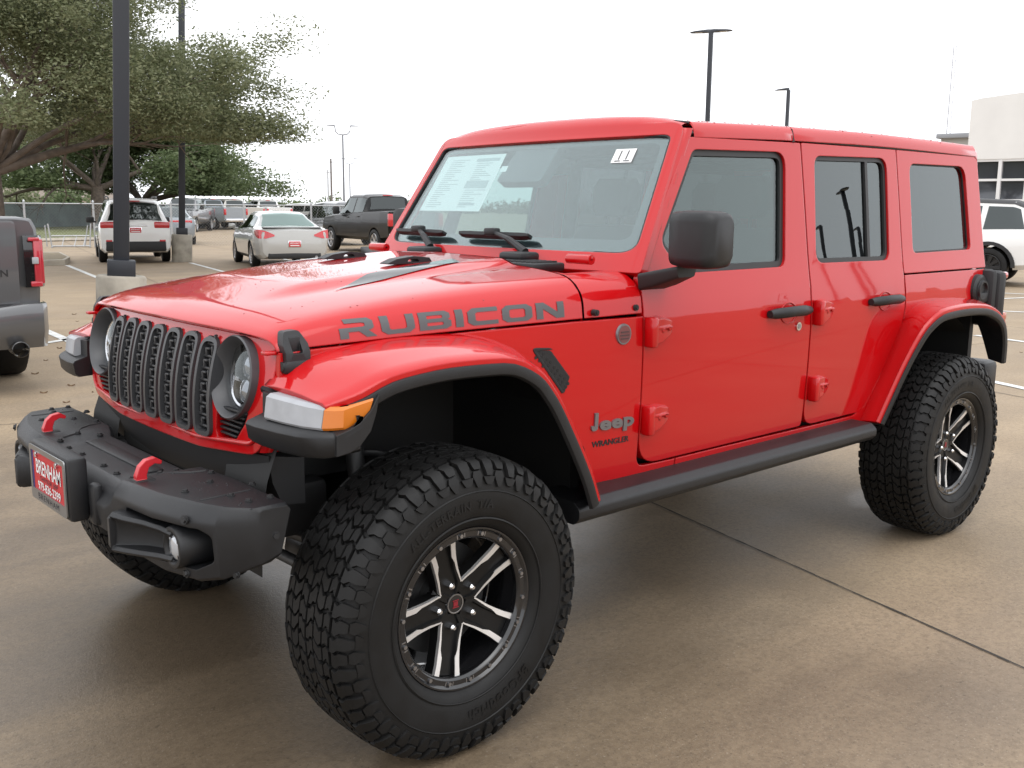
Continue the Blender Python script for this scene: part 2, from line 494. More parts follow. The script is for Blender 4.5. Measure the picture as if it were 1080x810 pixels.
# -- doors
fd_o = rpoly([(-.901, .6595, .108), (-.900, 1.20), (-.900, 1.30, .03), (-.950, 1.42), (-1.212, 1.790, .012), (-1.921, 1.802, .008), (-1.924, 1.30), (-1.925, .657, .02)], 7)
fw = rpoly([(-1.015, 1.425, .05), (-1.232, 1.748, .05), (-1.815, 1.762, .06), (-1.762, 1.318, .045), (-1.13, 1.316, .09)], 6)
rd_o = rpoly([(-1.935, .655, .085), (-1.933, 1.30), (-1.930, 1.803, .008), (-2.695, 1.808, .008), (-2.700, 1.25), (-2.706, 1.10, .05), (-2.686, .985, .08), (-2.59, .875), (-2.475, .725, .06), (-2.41, .655, .07)], 7)
rw = rpoly([(-1.985, 1.325, .05), (-2.020, 1.756, .05), (-2.610, 1.768, .06), (-2.585, 1.320, .05)], 6)
qt_o = rpoly([(-2.708, 1.257, .008), (-2.703, 1.808, .008), (-3.525, 1.808, .03), (-3.555, 1.257, .01)], 4)
qw = rpoly([(-2.805, 1.345, .035), (-2.815, 1.752, .05), (-3.385, 1.756, .07), (-3.405, 1.350, .03)], 6)

def handle(x0, x1, z, s, parent):
    m = MB(); rings = []
    for k in range(9):
        t = k/8; x = lerp(x0, x1, t); bulge = .020+.026*math.sin(math.pi*(.12+.76*t)); hh = .021 if 0 < k < 8 else .015
        c = side(x, z+.006*math.sin(math.pi*t), -bulge); dd = .013 if 0 < k < 8 else .008
        if t < .16 or t > .86: dd = bulge*.5; c = side(x, z, -bulge*.5)
        rings.append([(c[0], (c[1]+dd*math.cos(a))*s, c[2]+hh*math.sin(a)) for a in [2*math.pi*i/10+.31 for i in range(10)]])
    m.loft(rings)
    return m.build("handle", PLAS, parent, 50)
def hinge(x, z, s, parent, w=.125):
    m = MB()
    # knuckle
    m.box((x+.004, (side(x, z)[1]+.020)*s, z), (.034, .044, .105), .010)
    # leaf that tapers back along the door
    rings = []
    for t, hh, dp in ((0, .050, .030), (.35, .048, .027), (.75, .036, .022), (1, .028, .014)):
        xx = x-.016-t*(w-.03); y = side(xx, z)[1]; zc = z+.010*t
        rings.append([(xx, (y-.004)*s, zc-hh), (xx, (y+dp)*s, zc-hh+.008), (xx, (y+dp)*s, zc+hh-.008), (xx, (y-.004)*s, zc+hh)])
    m.loft(rings)
    for t in (.35, .72):
        xx = x-.016-t*(w-.03); y = side(xx, z)[1]
        m.cyl((xx, (y+.018)*s, z+.010*t), (xx, (y+.030)*s, z+.010*t), .008, n=8)
    m.box((x-.06, (side(x-.06, z)[1]+.024)*s, z+.012), (.075, .012, .010), .004)
    o = m.build("hinge", RED, parent)
    return o
def window(parent, outl, mats, d_seal, w_seal, d_glass, s, bars=(), name="window"):
    """rubber surround plus pane; outl is the opening in the panel"""
    m = MB(); o1 = inset(outl, -.010); i1 = inset(outl, w_seal)
    side_panel(m, o1, [i1], .010, d_seal, s)
    for b in bars:
        side_panel(m, b, [], .014, d_glass-.010, s)
    fr = m.build("window_seal", SEAL, parent)
    m = MB(); side_panel(m, inset(outl, w_seal*.5), [], .004, d_glass, s)
    m.build(name, mats, parent)
    return fr
doors = {}
for s in SG:
    m = MB(); side_panel(m, fd_o, [fw], s=s, th=.035); d = m.build("front_door", RED, jeep); doors[s] = d
    hole_in = inset(fw, .0)
    window(d, fw, FGLASS, .012, .022, .022, s)
    handle(-1.615, -1.895, 1.143, s, d)
    # recess cup under handle
    m = MB()
    for rr, dd, mi in ((.050, -.0016, 0),):
        cc = circle2(-1.765, 1.138, .058, 24, .044)
        sheet(m, cc, [inset(cc, .006)], lambda u, v: mir(side(u, v, -.003), s), lambda u, v: mir(side(u, v, .002), s))
    m.build("handle_cup", RED, d)
    if s == 1:
        m = MB(); c = side(-1.835, 1.080)
        m.cyl((c[0], c[1]-.004, c[2]), (c[0], c[1]+.006, c[2]), .017, n=20)
        m.cyl((c[0], c[1]+.006, c[2]), (c[0], c[1]+.0075, c[2]), .010, n=16, mi=1)
        m.build("key_lock", [CHROME, STEEL], d)
    hinge(-.918, 1.128, s, d); hinge(-.922, .822, s, d)
    m = MB(); side_panel(m, rd_o, [rw], s=s, th=.035); r = m.build("rear_door", RED, jeep)
    bar = [(-2.415, 1.33), (-2.435, 1.76), (-2.455, 1.76), (-2.437, 1.33)]
    window(r, rw, PGLASS, .010, .018, .020, s, bars=[bar])
    handle(-2.375, -2.655, 1.147, s, r)
    m = MB(); cc = circle2(-2.525, 1.142, .058, 24, .044)
    sheet(m, cc, [inset(cc, .006)], lambda u, v: mir(side(u, v, -.003), s), lambda u, v: mir(side(u, v, .002), s))
    m.build("handle_cup", RED, r)
    hinge(-1.958, 1.128, s, r); hinge(-1.964, .812, s, r)
    m = MB(); side_panel(m, qt_o, [qw], s=s, th=.030); q = m.build("hardtop_side", RED, jeep)
    window(q, qw, PGLASS, .014, .006, .018, s)

# -- hood and cowl share one family of cross-sections
T_ = [1.0, .965, .91, .83, .55, 0.]
HST = {-.645: ([.752, .745, .718, .655, .42, 0], [1.188, 1.240, 1.288, 1.322, 1.343, 1.352]),
       -.10: ([.715, .708, .683, .625, .40, 0], [1.181, 1.222, 1.262, 1.288, 1.306, 1.312]),
       .25: ([.683, .676, .653, .60, .38, 0], [1.172, 1.203, 1.232, 1.250, 1.266, 1.272]),
       .365: ([.671, .665, .645, .595, .38, 0], [1.168, 1.189, 1.212, 1.227, 1.241, 1.246]),
       .425: ([.664, .659, .642, .592, .38, 0], [1.163, 1.173, 1.188, 1.200, 1.209, 1.213])}
_hx = sorted(HST)
_fy = [pchip([(x, HST[x][0][k]) for x in _hx]) for k in range(6)]
_fz = [pchip([(x, HST[x][1][k]) for x in _hx]) for k in range(6)]
def hood_pt(x, t):
    ys = pchip(sorted([(T_[k], _fy[k](x)) for k in range(6)])); zs = pchip(sorted([(T_[k], _fz[k](x)) for k in range(6)]))
    a = abs(t); y = ys(a); z = zs(a)
    w = sstep((x+.15)/.55)
    # raised middle with a shoulder on either side
    half = lerp(.36, .30, sstep((x+.6)/.9))
    z += .020*sstep((half+.07-y)/.09)*sstep((.30-x)/.22)
    xx = x + w*(.022-.10*y*y)
    return Vector((xx, math.copysign(y, t), z))
def hood_rows(x0, x1, n, tn=56):
    ts = [math.copysign(1-(1-abs(u))**1.0, u) for u in [(-1+2*i/tn) for i in range(tn+1)]]
    ts = sorted(set([round(t, 4) for t in ts]+[k*sg for k in (.94, .955, .98, .99, .88) for sg in SG]))
    return [[hood_pt(lerp(x0, x1, i/n), t) for t in ts] for i in range(n+1)]
m = MB(); rows = hood_rows(-.642, .425, 44)
last = rows[-1]
rows.append([p+Vector((.004, 0, -.006)) for p in last]); rows.append([p+Vector((-.010, 0, -.014)) for p in last])
rows.insert(0, [p+Vector((0, 0, -.02)) for p in rows[0]])
for r in rows:
    r.insert(0, r[0]+Vector((0, .012, -.004))); r.append(r[-1]+Vector((0, -.012, -.004)))
m.loft(rows, closed=False); hood = m.build("hood", RED, jeep, 45)

def hood_z(x, y):
    lo, hi = 0., 1.
    for _ in range(30):
        mid = (lo+hi)/2
        if hood_pt(x, mid).y < abs(y): lo = mid
        else: hi = mid
    return hood_pt(x, lo)
def hood_side_pt(x, h):
    """point on the hood flank at height fraction h (0 seam .. )"""
    lo, hi = .6, 1.
    for _ in range(30):
        mid = (lo+hi)/2
        if hood_pt(x, mid).z > h: lo = mid
        else: hi = mid
    return hood_pt(x, lo)
# hood lettering built from strokes
LET = {
 'R': ([(0, 0), (.28, 0), (.28, .34), (.62, .34), (.86, 0), (1.2, 0), (.93, .37), (1.04, .40), (1.12, .50), (1.12, .84), (.98, 1), (.22, 1), (.22, .78), (.74, .78), (.84, .74), (.84, .60), (.74, .56), (0, .56)], []),
 'U': ([(0, 1), (0, .22), (.2, 0), (.95, 0), (1.15, .22), (1.15, 1), (.87, 1), (.87, .30), (.80, .24), (.35, .24), (.28, .30), (.28, 1)], []),
 'B': ([(0, 0), (.95, 0), (1.13, .14), (1.13, .44), (1.02, .53), (1.10, .62), (1.10, .86), (.95, 1), (0, 1)], [[(.28, .22), (.28, .41), (.80, .41), (.85, .37), (.85, .26), (.80, .22)], [(.28, .61), (.28, .79), (.78, .79), (.83, .75), (.83, .65), (.78, .61)]]),
 'I': ([(0, 0), (.28, 0), (.28, 1), (0, 1)], []),
 'C': ([(1.12, 1), (.2, 1), (0, .8), (0, .2), (.2, 0), (1.12, 0), (1.12, .24), (.36, .24), (.28, .31), (.28, .69), (.36, .76), (1.12, .76)], []),
 'O': ([(.2, 0), (.98, 0), (1.18, .2), (1.18, .8), (.98, 1), (.2, 1), (0, .8), (0, .2)], [[(.36, .24), (.28, .31), (.28, .69), (.36, .76), (.82, .76), (.90, .69), (.90, .31), (.82, .24)]]),
 'N': ([(0, 0), (.28, 0), (.28, .62), (.82, 0), (1.15, 0), (1.15, 1), (.87, 1), (.87, .38), (.33, 1), (0, 1)], []),
}
def word(s):
    x = 0; out = []
    for ch in s:
        o, h = LET[ch]; w = max(p[0] for p in o)
        out.append(([(px+x, py) for px, py in o], [[(px+x, py) for px, py in hh] for hh in h])); x += w+.16
    return out, x-.16
for s in SG:
    glyphs, W = word("RUBICON")
    m = MB()
    def lp(u, v, off):
        # left flank reads front to back, the right flank back to front
        t = u/W if s == 1 else 1-u/W
        x = lerp(.245, -.565, t)
        z0 = hood_pt(x, 1.0).z+.010
        p = hood_side_pt(x, z0+.050*v)
        q = hood_side_pt(x, z0+.050*v+.002); n = Vector((0, q.z-p.z, -(q.y-p.y))).normalized()
        if n.y < 0: n = -n
        p = p+n*off
        return (p.x, p.y*s, p.z)
    for o, h in glyphs:
        xs = [p[0] for p in o]
        vs, fs, be = fill2d(o, h, frange(min(xs), max(xs), .15), [.2, .4, .6, .8])
        m.add([lp(u, v, .0018) for u, v in vs], fs)
    m.build("hood_lettering", GREYD, hood, 60)
    # hood vent insert with dark stripes
    m = MB()
    c0 = [(.07, .405), (-.47, .335), (-.52, .235), (-.10, .325)]
    vs, fs, be = fill2d(c0, [], frange(-.6, .06, .06), [.26, .29, .32, .35, .38])
    m.add([tuple(hood_z(x, y)+Vector((0, 0, .003))) if s > 0 else (lambda p: (p.x, -p.y, p.z+.003))(hood_z(x, y)) for x, y in vs], fs)
    hv = m.build("hood_vent", GLOSSK, hood, 60)
    # hood latch
    m = MB(); lx = .362; y0 = .672
    pr = [(lx+.034, 1.108), (lx+.038, 1.180), (lx+.024, 1.214), (lx-.020, 1.216), (lx-.036, 1.182), (lx-.034, 1.108)]
    def lat(dy): return lambda u, v: (u, (y0+dy-max(0, v-1.160)*.62)*s, v)
    prr = rpoly([(*p, .012) for p in pr], 3)
    hole = rpoly([(lx+.016, 1.158, .006), (lx+.016, 1.198, .006), (lx-.014, 1.198, .006), (lx-.014, 1.158, .006)], 3)
    sheet(m, prr, [hole], lat(.024), lat(-.006), [], [1.13, 1.16, 1.18, 1.2])
    m.box((lx, (y0-.004)*s, 1.178), (.034, .02, .046), .004)
    m.box((lx, (y0+.012)*s, 1.122), (.086, .034, .034), .010)
    m.cyl((lx+.044, (y0+.010)*s, 1.125), (lx-.044, (y0+.010)*s, 1.125), .013, n=12)
    m.build("hood_latch", PLAS, hood)
# hood rests for a folded windscreen
for s in SG:
    m = MB(); p = hood_z(-.34, .20); cx, cy, cz = -.34, .20*s, p.z
    pr = rpoly([(-.10, 0, .004), (-.085, .020, .008), (-.02, .026, .008), (.05, .018, .008), (.10, 0, .004)], 3)
    sheet(m, pr, [rpoly([(-.045, .006, .003), (-.035, .016, .004), (.0, .016, .004), (.01, .006, .003)], 3)], lambda u, v: (cx+u, cy+.024, cz+v), lambda u, v: (cx+u, cy-.024, cz+v))
    m.build("hood_rest", PLAS, hood)

# cowl between hood and windscreen
m = MB()
CST = {-.651: 0, -.72: .004, -.80: .012, -.90: .020}
def cowl_pt(x, t):
    u = sstep((-.645-x)/.25)
    a = abs(t); base = hood_pt(-.645, a); y = base.y; z = base.z-.0*u
    # widen to the door line, and drop the middle into a trough for the wipers
    y = y*lerp(1, 1.046, min(1, (-.645-x)/.25))
    z = z+lerp(0, .004, u)
    if a < .80: z -= .045*sstep((.80-a)/.08)*sstep((-.655-x)/.03)
    return Vector((x, math.copysign(y, t), z))
ts = sorted(set([round(-1+2*i/60, 4) for i in range(61)]+[k*sg for k in (.94, .955, .98, .99) for sg in SG]))
rows = [[cowl_pt(lerp(-.650, -.892, i/10), t) for t in ts] for i in range(11)]
for r in rows:
    r.insert(0, r[0]+Vector((0, .012, -.004))); r.append(r[-1]+Vector((0, -.012, -.004)))
m.loft(rows, closed=False); cowl = m.build("cowl", RED, jeep, 40)
m = MB()
m.box((-.745, 0, 1.335), (.15, .98, .030), .008)
for k in range(36):
    m.box((-.745, -.46+k*.0263, 1.352), (.12, .008, .008), .002)
m.build("cowl_grille", PLAS, jeep)
for s in SG:
    m = MB(); p = cowl_pt(-.80, .86)
    m.box((p.x+.02, .60*s, 1.368), (.034, .11, .030), .012); m.cyl((p.x+.02, .545*s, 1.368), (p.x+.02, .655*s, 1.368), .017, n=12)
    m.build("windscreen_hinge", RED, cowl)
    for bx, bz in ((-.655-.03, 1.205), (-.865, 1.212)):
        m = MB(); y = side(bx, bz)[1]-.006
        m.cyl((bx, (y-.012)*s, bz), (bx, (y+.008)*s, bz), .0105, n=12); m.cyl((bx, (y+.008)*s, bz), (bx, (y+.012)*s, bz), .006, n=6)
        m.build("body_bolt", PLASD, cowl)

# -- windscreen frame
def wf(u, v, d=0.):
    """u lateral, v along the slope from base (0) to header (1); d outwards"""
    x = lerp(-.838, -1.172, v); z = lerp(1.325, 1.850, v)
    x -= .05*(u/.75)**2
    return (x+d*.843, u, z+d*.538)
def wy(v): return lerp(.772, .690, v)
fo = rpoly([(-.775, 0, .02), (.775, 0, .02), (.686, .99, .08), (-.686, .99, .08)], 6)
gl_o = rpoly([(-.722, .118, .085), (.722, .118, .085), (.655, .905, .05), (-.655, .905, .05)], 8)
m = MB()
sheet(m, fo, [gl_o], lambda u, v: wf(u, v), lambda u, v: wf(u, v, -.035), [k*.1 for k in range(-7, 8)], [.2, .4, .6, .8])
# returns along the pillars back to the door
for s in SG:
    rings = []
    for v in (0, .15, .3, .45, .6, .75, .88, .945):
        x, y, z = wf(wy(v)*1.0, v); xs = lerp(-.885, -1.225, v) if v > .12 else -.886
        ya = _yside(z)
        rings.append([Vector((x+.004, (ya-.030)*s, z)), Vector((x-.012, (ya-.006)*s, z)), Vector((x-.028, (ya-.0)*s, z)), Vector((min(xs, x-.045), ya*s, z)), Vector((min(xs, x-.045), (ya-.04)*s, z))])
    m.loft(rings, closed=False)
# header rolls back into the roof
rings = []
for k in range(15):
    u = -.672+1.344*k/14; e = 1-.62*(abs(u)/.69)**6
    x, y, z = wf(u, .93)
    crown = .020*(1-(u/.69)**2)
    rings.append([Vector((x, u, z-.01)), Vector((x-.012, u, z+.030*e)), Vector((x-.035, u, z+.052*e+crown*.5)), Vector((x-.075, u, z+.058*e+crown*.8)), Vector((x-.075, u, z+.02))])
m.loft(rings, closed=False)
wframe = m.build("windscreen_frame", RED, jeep, 40)
m = MB(); gi = inset(gl_o, -.008)
sheet(m, gi, [], lambda u, v: wf(u, v, -.010), lambda u, v: wf(u, v, -.014), [k*.1 for k in range(-7, 8)], [.2, .4, .6, .8])
wglass = m.build("windscreen", WGLASS, wframe, 60)
# black ceramic border on the glass
m = MB(); sheet(m, inset(gl_o, -.004), [rpoly([(-.66, .215, .05), (.66, .215, .05), (.615, .865, .05), (-.615, .865, .05)], 6)], lambda u, v: wf(u, v, -.0155), lambda u, v: wf(u, v, -.017), [k*.1 for k in range(-7, 8)], [.2, .4, .6, .8])
m.build("glass_border", mat("glass border", (.035, .037, .042), .5), wglass)
m = MB(); sheet(m, inset(gl_o, -.003), [inset(gl_o, .007)], lambda u, v: wf(u, v, -.002), lambda u, v: wf(u, v, -.012))
m.build("glass_gasket", SEAL, wframe)
# sensor housing and stickers behind the glass
m = MB(); sheet(m, rpoly([(-.17, .62, .03), (.10, .62, .03), (.12, .90, .02), (-.12, .90, .02)], 4), [], lambda u, v: wf(u, v, -.019), lambda u, v: wf(u, v, -.06))
m.build("sensor_housing", mat("sensor grey", (.06, .062, .07), .6), wglass)
def on_glass(name, quad, matr, d, parent, marks=None, mk=None):
    m = MB()
    vs, fs, be = fill2d(quad, [], [k*.1 for k in range(-7, 8)], [k*.1 for k in range(1, 10)])
    m.add([wf(u, v, d) for u, v in vs], fs, 0)
    for q in (marks or []):
        m.add([wf(u, v, d+.0006) for u, v in q], [tuple(range(len(q)))], 1)
    return m.build(name, [matr, mk or INK], parent)
marks = []
def qd(u0, v0, u1, v1):
    def sh(u, v): return (u, v)
    return [sh(u0, v0), sh(u1, v0), sh(u1, v1), sh(u0, v1)]
for k in range(24):
    v = .425+k*.0165
    marks.append(qd(-.600+.002*k, v, -.600+.002*k+.06+.09*random.random(), v+.006))
    if k not in (9, 10, 11, 12): marks.append(qd(-.355, v, -.355+.05+.10*random.random(), v+.006))
marks += [qd(-.37, .575, -.215, .635), qd(-.35, .44, -.24, .46), qd(-.37, .79, -.21, .815)]
on_glass("window_sticker", [(-.635, .395), (-.185, .395), (-.185, .845), (-.615, .845)], WHITEP, -.0185, wglass, marks, PALEINK)
on_glass("registration_sticker", [(-.175, .70), (-.135, .70), (-.135, .745), (-.175, .745)], WHITEP, -.0185, wglass)
m = MB(); q = [(.428, .730), (.522, .730), (.522, .826), (.428, .826)]
m.add([wf(u, v, -.0092) for u, v in q], [(0, 1, 2, 3)], 0)
text_on(m, "11", .105, lambda u, v: wf(.475+u*.50, .778+v*.9, -.0086), mi=1, spacing=1.25)
m.add([wf(u, v, -.0086) for u, v in qd(.443, .738, .469, .745)], [(0, 1, 2, 3)], 1)
m.add([wf(u, v, -.0086) for u, v in qd(.482, .738, .510, .745)], [(0, 1, 2, 3)], 1)
m.build("stock_number_sticker", [WHITEP, INK], wglass)
# wipers
def wiper(u_piv, u0, u1, vb, name="wiper"):
    m = MB()
    pa = Vector(wf(u_piv, .055, .045)); mid = lerp(u0, u1, .52)
    pb = Vector(wf(lerp(u_piv, mid, .45), .13, .055)); pc = Vector(wf(mid, vb+.005, .040))
    m.box(pa+Vector((.03, 0, -.015)), (.10, .12, .034), .012)
    m.tube([pa, pb], [.016, .012], 8); m.tube([pb, pc], [.011, .008], 8)
    n = 12; rings = []
    for k in range(n+1):
        t = k/n; u = lerp(u0, u1, t); v = vb
        hh = .012 if 0 < k < n else .007
        c = Vector(wf(u, v, .022)); a = Vector(wf(u, v, .036)); 
        up = (Vector(wf(u, v+.03, .022))-c).normalized()
        nn = (a-c).normalized()
        rings.append([c-up*hh-nn*.012, c-up*hh*.6+nn*.010, c+up*hh*.5+nn*.014, c+up*hh-nn*.012])
    m.loft(rings)
    m.box(pc, (.04, .06, .03), .008)
    return m.build(name, PLAS, wframe)
wiper(-.30, -.655, -.285, .185)
wiper(.275, -.175, .235, .185)

# -- roof: removable front panel and fixed rear panel
_rz = pchip([(-3.60, 1.878), (-2.6, 1.886), (-1.9, 1.878), (-1.24, 1.860)])
def roof_pt(x, t):
    a = abs(t); zc = _rz(x)
    if a > .93:
        k = (a-.93)/.07; y = lerp(.678, .702, math.sin(k*math.pi/2)); z = lerp(zc-.014, zc-.070, k**1.5)
    else:
        y = .678*a/.93; z = zc+.012*(1-(a/.93)**2)-.014*(a/.93)**6
    return Vector((x, math.copysign(y, t), z))
rts = sorted(set([round(-1+2*i/30, 4) for i in range(31)]+[k*sg for k in (.94, .955, .97, .985) for sg in SG]))
def roof(name, x0, x1, rear=False):
    m = MB(); rows = []
    n = 10
    for i in range(n+1):
        x = lerp(x0, x1, i/n); rows.append([roof_pt(x, t) for t in rts])
    rows.insert(0, [p+Vector((.002, 0, -.008)) for p in rows[0]]); rows.append([p+Vector((-.002, 0, -.008)) for p in rows[-1]])
    if rear:
        for dx, dz in ((-.02, -.012), (-.032, -.05), (-.030, -.075)):
            rows.append([Vector((x1+dx, p.y, p.z+dz)) for p in rows[n+1]])
    for r in rows:
        r.insert(0, r[0]+Vector((0, .03, .0))); r.append(r[-1]+Vector((0, -.03, 0)))
    m.loft(rows, closed=False)
    return m.build(name, RED, jeep, 40)
roof("removable_roof_panel", -1.246, -1.868)
roof("rear_roof", -1.876, -3.505, True)
# drip moulding seal and roof seam
m = MB()
for s in SG:
    m.tube([(-1.20, .686*s, 1.800), (-1.24, .692*s, 1.806), (-1.9, .694*s, 1.814), (-3.5, .694*s, 1.816)], .007, 6)
for sx in (-1.872, -1.2445):
    m.tube([roof_pt(sx, t)-Vector((0, 0, .005)) for t in [(-1+2*k/40)*(1 if sx < -1.5 else .93) for k in range(41)]], .006, 6)
m.build("roof_seal", SEAL, jeep)
# rear: tailgate, back window, spare wheel carrier, lamps
m = MB()
sheet(m, rpoly([(-.70, .60, .05), (.70, .60, .05), (.72, 1.25, .01), (-.72, 1.25, .01)], 3), [], lambda u, v: (-3.585, u, v), lambda u, v: (-3.54, u, v)); tg = m.build("tailgate", RED, jeep)
m = MB(); sheet(m, rpoly([(-.765, 1.255, .02), (.765, 1.255, .02), (.692, 1.81, .05), (-.692, 1.81, .05)], 4), [rpoly([(-.62, 1.30, .05), (.62, 1.30, .05), (.58, 1.76, .05), (-.58, 1.76, .05)], 4)], lambda u, v: (-3.556+.06*(v-1.255), u, v), lambda u, v: (-3.52+.06*(v-1.255), u, v)); hb = m.build("hardtop_back", RED, jeep)
m = MB(); sheet(m, rpoly([(-.63, 1.29, .05), (.63, 1.29, .05), (.59, 1.77, .05), (-.59, 1.77, .05)], 4), [], lambda u, v: (-3.562+.06*(v-1.255), u, v), lambda u, v: (-3.558+.06*(v-1.255), u, v)); m.build("back_window", PGLASS, hb)
for s in SG:
    m = MB()
    m.box((-3.605, .765*s, 1.105), (.09, .19, .27), .03)
    m.box((-3.545, .785*s, 1.105), (.06, .12, .29), .03)
    tl = m.build("tail_lamp", PLASD, jeep)
    m = MB(); m.box((-3.66, .765*s, 1.16), (.05, .13, .10), .018); m.box((-3.655, .80*s, 1.215), (.07, .09, .035), .012); m.build("tail_lamp_lens", LENSR, tl)
    m = MB(); m.box((-3.645, .80*s, 1.005), (.06, .12, .045), .012); m.build("side_reflector", mat("dull reflector", (.42, .10, .05), .3, coat=.5), tl)
m = MB(); c = side(-3.455, 1.145)
m.tube([(c[0], c[1]-.01, c[2]), (c[0], c[1]+.012, c[2]), (c[0], c[1]+.022, c[2])], [.082, .080, .068], 28)
m.box((c[0]-.01, c[1]+.026, c[2]-.035), (.11, .014, .05), .006)
m.lathe([(c[1]+.02, .052), (c[1]+.034, .050), (c[1]+.034, .040), (c[1]+.02, .036)], 28, T=Matrix.Translation((c[0], 0, c[2])))
m.build("fuel_cap", PLAS, jeep)
m = MB(); m.box((-3.70, 0, .66), (.16, 1.60, .20), .03)
m.build("rear_bumper", PLAS, jeep)

# -- mirrors
for s in SG:
    m = MB()
    def mring(y, x0, x1, z0, z1, r):
        return [(u, y*s, v) for u, v in rpoly([(x0, z0, r), (x1, z0, r), (x1, z1, r), (x0, z1, r)], 4)]
    m.loft([mring(.885, -.995, -.905, 1.372, 1.515, .03), mring(.895, -1.005, -.888, 1.357, 1.530, .035), mring(.95, -1.006, -.872, 1.350, 1.534, .035), mring(1.03, -1.008, -.874, 1.350, 1.532, .035),
            mring(1.058, -1.006, -.886, 1.356, 1.526, .035), mring(1.068, -.998, -.905, 1.370, 1.512, .03)])
    if s < 0:      # the far mirror is folded back along the door
        Rm = Matrix.Translation((-1.045, -.805, 0)) @ Matrix.Rotation(rad(-86), 4, 'Z') @ Matrix.Translation((.985, .865, 0))
        m.v = [tuple(Rm @ Vector(q)) for q in m.v]
    mo = m.build("side_mirror", PLAS, doors[s], 50)
    m = MB(); m.loft([[(u, .775*s, v) for u, v in rpoly([(-.885, 1.268, .012), (-1.03, 1.268, .012), (-1.04, 1.325, .012), (-.875, 1.325, .012)], 3)],
                      [(u, .84*s, v) for u, v in rpoly([(-.885, 1.285, .015), (-1.01, 1.285, .015), (-1.02, 1.338, .012), (-.875, 1.338, .012)], 3)],
                      [(u, .925*s, v) for u, v in rpoly([(-.905, 1.318, .012), (-.99, 1.318, .012), (-1.00, 1.356, .01), (-.895, 1.356, .01)], 3)]])
    m.build("mirror_arm", PLASD, doors[s], 50)
    m = MB(); q = [Vector((-1.0095, .885*s, 1.365)), Vector((-1.0095, 1.045*s, 1.365)), Vector((-1.0095, 1.045*s, 1.52)), Vector((-1.0095, .885*s, 1.52))]
    m.add([Rm @ p for p in q] if s < 0 else q, [(0, 1, 2, 3)]); m.build("mirror_glass", CHROME, doors[s])

# -- badges
def side_text(txt, x, z, size, s, matr, name, off=0., lift=.004, sx=1., spacing=1., thick=.004):
    m = MB(); vs, fs = text2d(txt, size, off, spacing)
    f1 = lambda u, v: mir(side(x-s*u*sx, z+v, -lift), s); f0 = lambda u, v: mir(side(x-s*u*sx, z+v, .001), s)
    n = len(vs); m.add([f1(*p) for p in vs]+[f0(*p) for p in vs], fs)
    from collections import Counter
    ec = Counter()
    for f in fs:
        for i in range(len(f)): ec[tuple(sorted((f[i], f[(i+1) % len(f)])))] += 1
    m.add([f1(*p) for p in vs]+[f0(*p) for p in vs], [(a, b, b+n, a+n) for (a, b), c in ec.items() if c == 1])
    return m.build(name, matr, jeep, 40)
def nameplate(s):
    """capital J with its foot on the base line, then e, e, p"""
    m = MB(); x0, z0 = -.765, .842
    J = rpoly([(0, .30, .05), (0, .12, .12), (.10, 0, .10), (.32, 0, .16), (.46, .12, .12), (.46, 1.0), (.22, 1.0), (.22, .26, .05), (.14, .22), (.14, .30)], 3)
    sz = .060; W = .193
    def f(d): return lambda u, v: mir(side(x0-s*(u-W/2), z0-.028+v, d), s)
    sheet(m, [(px*sz*1.0, pz*sz) for px, pz in J], [], f(-.006), f(.001))
    vs, fs = text2d("eep", .088, .0032, 1.06, 'LEFT'); n = len(vs)
    zmin = min(v for u, v in vs); zmax = max(v for u, v in vs); u0 = min(u for u, v in vs); u1 = max(u for u, v in vs)
    k = .158/(u1-u0)
    # p hangs below the line: its bowl sits on the base line
    q = [(.036+(u-u0)*k, (v-zmin)*.74*.95-.0165) for u, v in vs]
    m.add([f(-.006)(*p) for p in q]+[f(.001)(*p) for p in q], fs)
    from collections import Counter
    ec = Counter()
    for fc in fs:
        for i in range(len(fc)): ec[tuple(sorted((fc[i], fc[(i+1) % len(fc)])))] += 1
    o = len(m.v)-2*n
    for (a_, b_), cnt in ec.items():
        if cnt == 1: m.f.append([o+a_, o+b_, o+b_+n, o+a_+n]); m.m.append(0)
    m.build("nameplate", GREYB, jeep, 40)
for s in SG:
    nameplate(s)
    side_text("WRANGLER", -.762, .7655, .0275, s, PLASD, "model_lettering", .0006, .0015, 1.12)
    m = MB(); c = side(-.800, 1.128)
    m.tube([(c[0], (c[1]-.003)*s, c[2]), (c[0], (c[1]+.004)*s, c[2])], [.036, .034], 28)
    m.tube([(c[0], (c[1]+.004)*s, c[2]), (c[0], (c[1]+.0055)*s, c[2])], [.029, .029], 28, mi=1)
    for k in range(3): m.box((c[0], (c[1]+.006)*s, c[2]-.014+.011*k), (.044-.006*abs(k-1), .003, .004), mi=2)
    m.build("round_badge", [GREYB, mat("badge face", (.16, .05, .05), .4), mat("badge dark", (.06, .03, .03), .5)], jeep)

